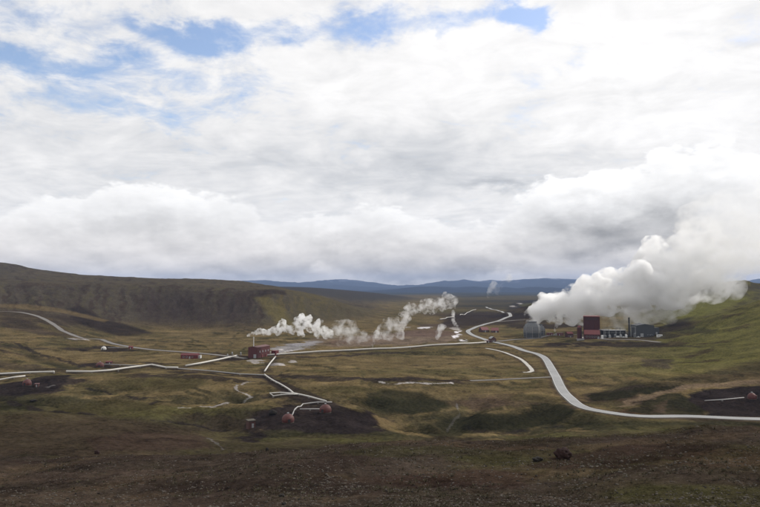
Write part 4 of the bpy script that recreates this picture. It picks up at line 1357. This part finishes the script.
def vehicle(label, cat, loc, rz, L, Hh, kind):
    t = thing(cat, label, cat, loc, rz)
    w = .9
    if kind == 'van':
        pr = [(-L / 2, .45), (L / 2, .45), (L / 2, 1.1), (L / 2 - .7, 1.25), (L / 2 - 1.3, Hh), (-L / 2, Hh)]
    elif kind == 'pickup':
        pr = [(-L / 2, .45), (L / 2, .45), (L / 2, 1.05), (L / 2 - 1.2, 1.15), (L / 2 - 1.8, Hh), (-.3, Hh), (-.5, 1.1), (-L / 2, 1.1)]
    else:
        pr = [(-L / 2, .4), (L / 2, .4), (L / 2, .85), (L / 2 - 1.0, 1.0), (L / 2 - 1.7, Hh), (-L / 2 + .6, Hh), (-L / 2, 1.0)]
    MB().prism(pr, -w, w).build('body', M['white_paint'], t)
    MB().box(L / 2 - 2.0, L / 2 - 1.35, -w - .02, w + .02, Hh * .62, Hh * .86).build('window', M['dark_glass'], t)
    for sx in (-1, 1):
        for sy in (-1, 1):
            wl = MB()
            n = 14
            vs = [(sx * L * .32 + .34 * math.cos(2 * math.pi * k / n), sy * w + dy, .34 + .34 * math.sin(2 * math.pi * k / n)) for dy in (-.12, .14) for k in range(n)]
            wl.add(vs, [tuple(range(n)), tuple(range(2 * n - 1, n - 1, -1))] + [(k, k + n, (k + 1) % n + n, (k + 1) % n) for k in range(n)])
            wl.build('wheel', M['dark_metal'], t)
    return t


vehicle(VL[0], 'van', stn(617, -5), .2, 5.2, 2.3, 'van')
vehicle(VL[1], 'car', stn(622, -6), 2.9, 4.3, 1.5, 'car')
vehicle(VL[2], 'pickup', stn(637, -4), 0.1, 5.0, 1.8, 'pickup')

# ------------------------------------------------------------------ boulders and loose stones
TMP = bmesh.new()
bmesh.ops.create_icosphere(TMP, subdivisions=4, radius=1)
ICO_V = np.array([v.co[:] for v in TMP.verts])
ICO_F = [tuple(v.index for v in f.verts) for f in TMP.faces]
TMP.free()


def boulder(label, px, py, sx, sy, sz, seed, mat, rz=0.0):
    p = at(px, py)
    v = ICO_V.copy()
    n = fbm(v[:, 0] * 1.0 + v[:, 2] * 0.7 + seed, v[:, 1] - v[:, 2] * 0.6, 1.1, 4, seed)
    n2_ = np.abs(perlin(v[:, 0] * 1.6 + seed, v[:, 2] * 1.6 + v[:, 1], seed + 5))
    v = v * (1 + n * 0.30 - n2_ * 0.35 + np.abs(fbm(v[:, 1] * 3, v[:, 2] * 3 + v[:, 0], 1, 3, seed)) * .12)[:, None]
    v = v * np.array([sx, sy, sz])
    v[:, 2] += sz * 0.55
    o = obj_from('boulder', v, ICO_F, M[mat], None, True)
    o.location = p
    o.rotation_euler = (0, 0, rz)
    tag(o, label, 'boulder', 'boulders on the near slope')
    return o


boulder('largest rust red boulder on the near slope right of centre', 563, 458.7, 1.35, 1.05, 1.15, 3, 'rust_rock')
boulder('flat dark boulder just left of the largest rust red one', 538, 461, .95, .6, .42, 8, 'dark_rock', .3)
boulder('small brown rock at the lip of the near slope on the left', 97, 454, .85, .7, .75, 12, 'rust_rock')
boulder('small dark rock low down in the middle of the near slope', 282, 496.5, .34, .3, .2, 17, 'dark_rock')
boulder('small dark rock on the near edge of the photograph left of centre', 284, 504.5, .26, .24, .14, 19, 'dark_rock', 1.0)
boulder('dark rounded rock on the tan ground above the twin domes mound', 273, 414.5, 2.4, 2.0, 1.6, 23, 'dark_rock')
boulder('dark little rock at the lip of the near slope below the twin domes', 267, 450.8, .5, .4, .75, 29, 'dark_rock', .4)
boulder('dark rock left of the little dome on bare soil at the left', 33.5, 401.5, 2.0, 1.4, .9, 31, 'dark_rock', .4)

rng = np.random.default_rng(5)
# loose stones too many to count
tb_ = bmesh.new()
bmesh.ops.create_icosphere(tb_, subdivisions=1, radius=1)
SV = np.array([v.co[:] for v in tb_.verts])
SF = np.array([[v.index for v in f.verts] for f in tb_.faces])
tb_.free()


def scatter(name, label, n, dmin, dmax, smin, smax, mat, base_v, base_f, flat, patchy, seed, spread=38, upright=False):
    rr = np.random.default_rng(seed)
    d = 1 / (1 / dmin + rr.random(n * 2) * (1 / dmax - 1 / dmin))
    a = np.radians((rr.random(n * 2) * 2 - 1) * spread)
    x, y = np.sin(a) * d, np.cos(a) * d
    keep = rr.random(n * 2) < sstep(-patchy, patchy, fbm(x, y, 12, 3, seed))
    x, y, d = x[keep][:n], y[keep][:n], d[keep][:n]
    z_ = h(x, y)
    n = len(x)
    s_ = smin * (smax / smin) ** (rr.random(n) ** 2.2) * np.clip(d / 60, .7, 1.5)
    an = rr.random(n) * 2 * np.pi
    k = len(base_v)
    bv = np.tile(base_v[None], (n, 1, 1))
    if not upright:
        bv = bv * (1 + (rr.random((n, k, 1)) - .5) * .55)
    bv = bv * s_[:, None, None] * np.stack([1 + rr.random(n) * .6, np.ones(n), flat * (0.6 + rr.random(n) * .8)], 1)[:, None, :]
    cx, sx = np.cos(an)[:, None], np.sin(an)[:, None]
    vx = bv[:, :, 0] * cx - bv[:, :, 1] * sx + x[:, None]
    vy = bv[:, :, 0] * sx + bv[:, :, 1] * cx + y[:, None]
    vz = bv[:, :, 2] + z_[:, None] + (0.1 * s_[:, None] if not upright else 0)
    V_ = np.stack([vx, vy, vz], -1).reshape(-1, 3)
    F_ = (base_f[None] + (np.arange(n) * k)[:, None, None]).reshape(-1, base_f.shape[1])
    m = bpy.data.meshes.new(name)
    m.vertices.add(len(V_))
    m.vertices.foreach_set('co', V_.astype(np.float32).ravel())
    w_ = base_f.shape[1]
    m.loops.add(len(F_) * w_)
    m.loops.foreach_set('vertex_index', F_.ravel().astype(np.int32))
    m.polygons.add(len(F_))
    m.polygons.foreach_set('loop_start', np.arange(0, len(F_) * w_, w_, dtype=np.int32))
    m.update(calc_edges=True)
    m.materials.append(mat)
    o = bpy.data.objects.new(name, m)
    S.collection.objects.link(o)
    tag(o, label, None, None, 'stuff')
    return o


scatter('loose_stones', 'pale and brown loose stones strewn over the near slope', 20000, 36, 190, .03, .13, M['pebble'], SV, SF, .55, .5, 61)
M['pale_pebble'] = simple('pale_pebble', (.15, .135, .115), .95, .5, .9)
scatter('pale_stones', 'pale lichen grey small stones sprinkled over the near slope', 4500, 36, 170, .025, .08, M['pale_pebble'], SV, SF, .55, .6, 63)
scatter('dark_cinders', 'dark cinder lumps strewn over the near slope', 6000, 36, 190, .03, .13, M['dark_rock'], SV, SF, .55, .5, 67)
scatter('scattered_rocks', 'fist to knee sized brown rocks lying about the near slope', 1100, 40, 200, .07, .18, M['pebble'], SV, SF, .6, .5, 83)
# tufts: leaning blades
tv, tf = [], []
for k in range(9):
    a = k * 2.4
    r_ = .25 + .6 * random.random()
    bx, by = math.cos(a) * r_ * .4, math.sin(a) * r_ * .4
    tx, ty = math.cos(a) * r_ * 1.5, math.sin(a) * r_ * 1.5
    b_ = len(tv)
    tv += [(bx - .12 * math.sin(a), by + .12 * math.cos(a), -.1), (bx + .12 * math.sin(a), by - .12 * math.cos(a), -.1), (tx, ty, .7 + .5 * random.random())]
    tf.append((b_, b_ + 1, b_ + 2))
scatter('grass_tufts', 'low olive and brown tufts of grass and heath on the near slope', 16000, 36, 240, .10, .34, M['tussock'], np.array(tv), np.array(tf), .8, .25, 71, upright=True)


# ------------------------------------------------------------------ steam
def pos(px, py, d):
    Xn, Zn = (px - 380) / F, -(py - 253.5) / F
    dv = Vector((Xn, math.cos(PITCH) - Zn * math.sin(PITCH), math.sin(PITCH) + Zn * math.cos(PITCH)))
    return Vector((0, 0, CAMZ)) + dv * (d / dv.y)


def vol_mat(name, dens, scale, lo, hi, detail=4, hetero=True, aniso=0.0, fade=None, seed=0.0, step=1.0, albedo=0.999):
    m = bpy.data.materials.new(name)
    m.use_nodes = True
    nt = m.node_tree
    nt.nodes.clear()
    E.nt = nt
    o = nt.nodes.new('ShaderNodeOutputMaterial')
    v = nt.nodes.new('ShaderNodeVolumePrincipled')
    v.inputs['Color'].default_value = (albedo, albedo, albedo, 1)
    v.inputs['Anisotropy'].default_value = aniso
    v.inputs['Density'].default_value = dens
    nt.links.new(v.outputs[0], o.inputs['Volume'])
    if hetero:
        geo = nt.nodes.new('ShaderNodeNewGeometry')
        p = geo.outputs['Position']
        mp = nt.nodes.new('ShaderNodeMapping')
        mp.inputs['Location'].default_value = (seed, seed * .7, 0)
        nt.links.new(p, mp.inputs['Vector'])
        n = noise(mp.outputs[0], scale, detail, 0.68, 0.25)
        d_ = n.ss(lo, hi) * dens
        if fade:
            s3 = nt.nodes.new('ShaderNodeSeparateXYZ')
            nt.links.new(p, s3.inputs[0])
            for ax, a, b, va, vb in fade:
                d_ = d_ * E(s3.outputs[ax]).ss(a, b, va, vb)
        nt.links.new(d_.s, v.inputs['Density'])
        m.cycles.volume_step_rate = step
    return m


def puffs(name, label, chain, mat, voxel, disp, jitter=.35, sub=3, seed=1, group='steam plumes over the valley', steps=None):
    """chain: (px, py, depth, radius in photo pixels) control puffs, joined to one closed skin"""
    rr = random.Random(seed)
    sph = []
    for i in range(len(chain)):
        a = chain[i]
        if len(a) > 4 or i == len(chain) - 1:
            sph.append(a[:4])
            continue
        b = chain[i + 1]
        L_ = math.hypot(a[0] - b[0], a[1] - b[1])
        n = max(1, int(L_ / (0.55 * min(a[3], b[3]) + .4)))
        for k in range(n):
            t = k / n
            sph.append(tuple(a[j] * (1 - t) + b[j] * t for j in range(4)))
    bm = bmesh.new()
    for (px, py, d, r_) in sph:
        m_ = d / F
        c_ = pos(px, py, d)
        balls = [(c_, r_ * m_)]
        for _ in range(sub + 3):
            an, bn = rr.random() * 6.28, rr.uniform(-1, 1)
            dr = Vector((math.cos(an) * math.sqrt(1 - bn * bn), math.sin(an) * math.sqrt(1 - bn * bn), bn))
            balls.append((c_ + dr * r_ * m_ * rr.uniform(.75, 1.15), r_ * m_ * rr.uniform(jitter - .1, jitter + .25)))
        for c2_, rad in balls:
            bmesh.ops.create_icosphere(bm, subdivisions=3, radius=rad, matrix=Matrix.Translation(c2_))
    me_ = bpy.data.meshes.new(name)
    bm.to_mesh(me_)
    bm.free()
    tmp = bpy.data.objects.new('tmp', me_)
    S.collection.objects.link(tmp)
    rm = tmp.modifiers.new('r', 'REMESH')
    rm.mode = 'VOXEL'
    rm.voxel_size = voxel
    for ts, st in disp:
        tx = bpy.data.textures.new('puff', 'CLOUDS')
        tx.noise_scale = ts
        tx.noise_depth = 3
        dm = tmp.modifiers.new('d', 'DISPLACE')
        dm.texture = tx
        dm.texture_coords = 'GLOBAL'
        dm.strength = st
        dm.mid_level = .45
    dg = bpy.context.evaluated_depsgraph_get()
    m2 = bpy.data.meshes.new_from_object(tmp.evaluated_get(dg))
    bpy.data.objects.remove(tmp)
    bpy.data.meshes.remove(me_)
    m2.name = name
    m2.materials.clear()
    m2.materials.append(mat)
    o = bpy.data.objects.new(name, m2)
    S.collection.objects.link(o)
    tag(o, label, 'steam', group)
    return o


v_thick = vol_mat('steam_thick', .60, .15, .43, .66, 6, True, step=.35, aniso=.35)
v_small = vol_mat('steam_drift', .12, .10, .44, .70, 6, True, seed=40, step=.4, aniso=.35)
v_thin = vol_mat('steam_thin', .15, .11, .42, .68, 5, True, seed=90, step=.5, aniso=.35)
v_big = vol_mat('steam_great', .30, .032, .44, .62, 8, True, seed=11, step=.25, aniso=.45, fade=[(0, 380, 640, 1.0, .09), (2, 110, 220, 1.0, .22)])
v_wisp = vol_mat('steam_wisp', .045, .028, .44, .66, 6, True, seed=77, step=.4, aniso=.45)

puffs('steam_plume', 'thick white plume of steam streaming right from the stack of the dark red hall', [
    (247.6, 336, 725, .9), (250, 335, 725, 1.5), (253, 333.5, 725, 2.2), (257, 332.5, 725, 2.4), (261, 331.5, 725, 3.0), (265, 333, 725, 2.6), (269, 332, 725, 3.2, 1), (274, 330, 725, 3.6, 1), (278, 332, 725, 3.2, 1),
    (280, 327, 725, 3.6, 1), (283, 322.5, 725, 3.4, 1), (286, 329, 725, 3.8, 1), (291, 330, 727, 4.0, 1), (295, 325, 730, 4.0, 1), (299, 329, 730, 4.6, 1), (301, 320, 730, 4.6, 1), (302, 316, 730, 3.0, 1), (306, 323, 730, 5, 1),
    (309, 318.5, 730, 3.6, 1), (311, 328, 730, 4.8, 1), (316, 326, 730, 4.2, 1), (319, 321.5, 730, 3.0, 1), (318, 333, 730, 4.0, 1), (324, 330, 730, 4.6, 1), (326, 336, 730, 3.4, 1), (330, 333, 730, 4.0, 1), (299, 334, 730, 2.0, 1), (303, 336, 730, 1.6, 1)], v_thick, .8, [(5, 1.6), (2.0, .8)], seed=3)
puffs('steam_plume', 'broken white steam drifting past the end of the thick stack plume', [
    (331, 333, 760, 5.5), (336, 329, 760, 6), (341, 332, 760, 6), (345, 325, 760, 6, 1), (351, 325, 760, 4.8, 1), (353, 331, 760, 5.5, 1), (349, 338, 760, 5, 1), (358, 338, 760, 5, 1), (364, 334, 760, 4, 1)], v_small, 1.2, [(6, 2.6), (2.5, 1.2)], seed=5)
puffs('steam_plume', 'faint low steam veil drifting over the pinkish ground behind the long pale pipeline', [
    (338, 343, 790, 2.5), (346, 342, 790, 3.2), (356, 340, 800, 3.8), (366, 338, 810, 3.4), (374, 335, 830, 3)], vol_mat('steam_veil', .05, .10, .44, .70, 5, True, seed=55, step=.5, aniso=.35), 1.2, [(6, 2.0)], seed=15)
puffs('steam_plume', 'thin upright wisp of steam right of the drifting plumes above the pale pipeline', [
    (372.5, 349, 790, .8), (373.5, 343, 790, 1.6), (375, 337, 790, 2.8), (377, 333, 790, 3)], v_thin, 1.0, [(5, 1.4)], seed=6)
puffs('steam_plume', 'white steam bank rising from the vent field left of centre', [
    (379, 335, 900, 5), (385, 329, 900, 6.5), (391, 323, 900, 6.5, 1), (398, 328, 900, 6.5, 1), (404, 321, 910, 5.5, 1), (400, 335, 900, 4.5, 1), (389, 337, 900, 4.5, 1), (406, 316, 930, 3, 1)], v_small, 1.5, [(9, 3.0), (3.5, 1.2)], seed=8)
puffs('steam_plume', 'small round steam cloud between the two larger white banks in the middle', [
    (403, 313, 1100, 4), (409, 309, 1100, 5.2), (414, 308.5, 1100, 5), (420, 309, 1100, 3.4)], v_small, 1.6, [(9, 3.0), (3.5, 1.2)], seed=9)
puffs('steam_plume', 'pale steam cloud highest over the valley floor left of the winding road', [
    (423, 307, 1250, 5), (429, 304, 1250, 5.6, 1), (433, 309, 1250, 5, 1), (438, 303, 1250, 5.6, 1), (444, 304, 1250, 6, 1), (448, 298, 1250, 5, 1), (454, 300, 1250, 4.6, 1), (452, 306, 1250, 3.6, 1)], v_small, 1.8, [(10, 3.4), (4, 1.4)], seed=10)
puffs('steam_plume', 'faint low steam hanging over brown ground left of the white hot spring', [
    (437, 338, 950, 2), (439, 332, 950, 3.2), (442, 327, 950, 3.2)], v_thin, 1.4, [(7, 2.0)], seed=11)
puffs('steam_plume', 'thin slanting wisp of steam above the white hot spring', [
    (458, 330, 1050, 1.0), (456, 325, 1050, 1.5), (453, 320, 1050, 1.9), (453, 312, 1100, 2)], v_thin, 1.0, [(6, 1.6)], seed=12)
puffs('steam_plume', 'faint distant double puff of steam against the blue mountains', [
    (488, 297, 3600, 1.5), (490, 291, 3600, 2.8), (494, 284, 3600, 3.4), (498, 293, 3600, 2.4), (503, 284, 3600, 3.0), (509, 278, 3600, 4.0)], vol_mat('steam_distant', .016, .012, .42, .62, 4, True, seed=33, step=.7), 5.0, [(26, 8.0)], seed=13)
puffs('steam_plume', 'small bright jet of steam between the two dark red pump houses', [
    (555, 331, 1080, .9), (555.5, 328, 1080, 1.5), (557, 324, 1082, 2.2), (560, 319, 1084, 3.2)], v_thin, .8, [(4, 1.2)], seed=14)
puffs('steam_plume', 'great white cloud of steam pouring right from the cooling towers over the power station', [
    (531, 319, 1046, 5), (537, 313.5, 1050, 8.5), (547, 308, 1055, 11.5), (560, 305, 1060, 14.5), (574, 303, 1065, 17), (590, 299, 1078, 20), (606, 294, 1090, 22), (626, 290, 1110, 23), (650, 284, 1120, 26),
    (672, 274, 1130, 30), (694, 262, 1140, 34), (718, 247, 1150, 39), (744, 230, 1160, 45), (775, 212, 1170, 48), (815, 195, 1180, 54)], v_big, 3.6, [(24, 10.0), (9, 4.4)], seed=21, sub=5)
puffs('steam_plume', 'thin smoky skirts of steam trailing below the great cloud over the green hill', [
    (600, 324, 1040, 7), (614, 321, 1040, 9), (630, 318, 1050, 11), (645, 312, 1090, 14), (668, 302, 1110, 16), (690, 290, 1120, 15), (715, 279, 1130, 14)], v_wisp, 4.0, [(22, 9.0), (8, 3.0)], seed=22)

# ------------------------------------------------------------------ haze
hz = MB().box(-24000, 24000, -4000, 29000, -90, 620).build('haze', None)
m = bpy.data.materials.new('haze')
m.use_nodes = True
m.node_tree.nodes.clear()
E.nt = m.node_tree
o_ = E.nt.nodes.new('ShaderNodeOutputMaterial')
v_ = E.nt.nodes.new('ShaderNodeVolumePrincipled')
v_.inputs['Color'].default_value = (0.42, 0.58, 0.92, 1)
v_.inputs['Density'].default_value = 3.3e-5
v_.inputs['Anisotropy'].default_value = 0.0
E.nt.links.new(v_.outputs[0], o_.inputs['Volume'])
hz.data.materials.append(m)
tag(hz, 'thin blue haze over the valley', None, None, 'stuff')
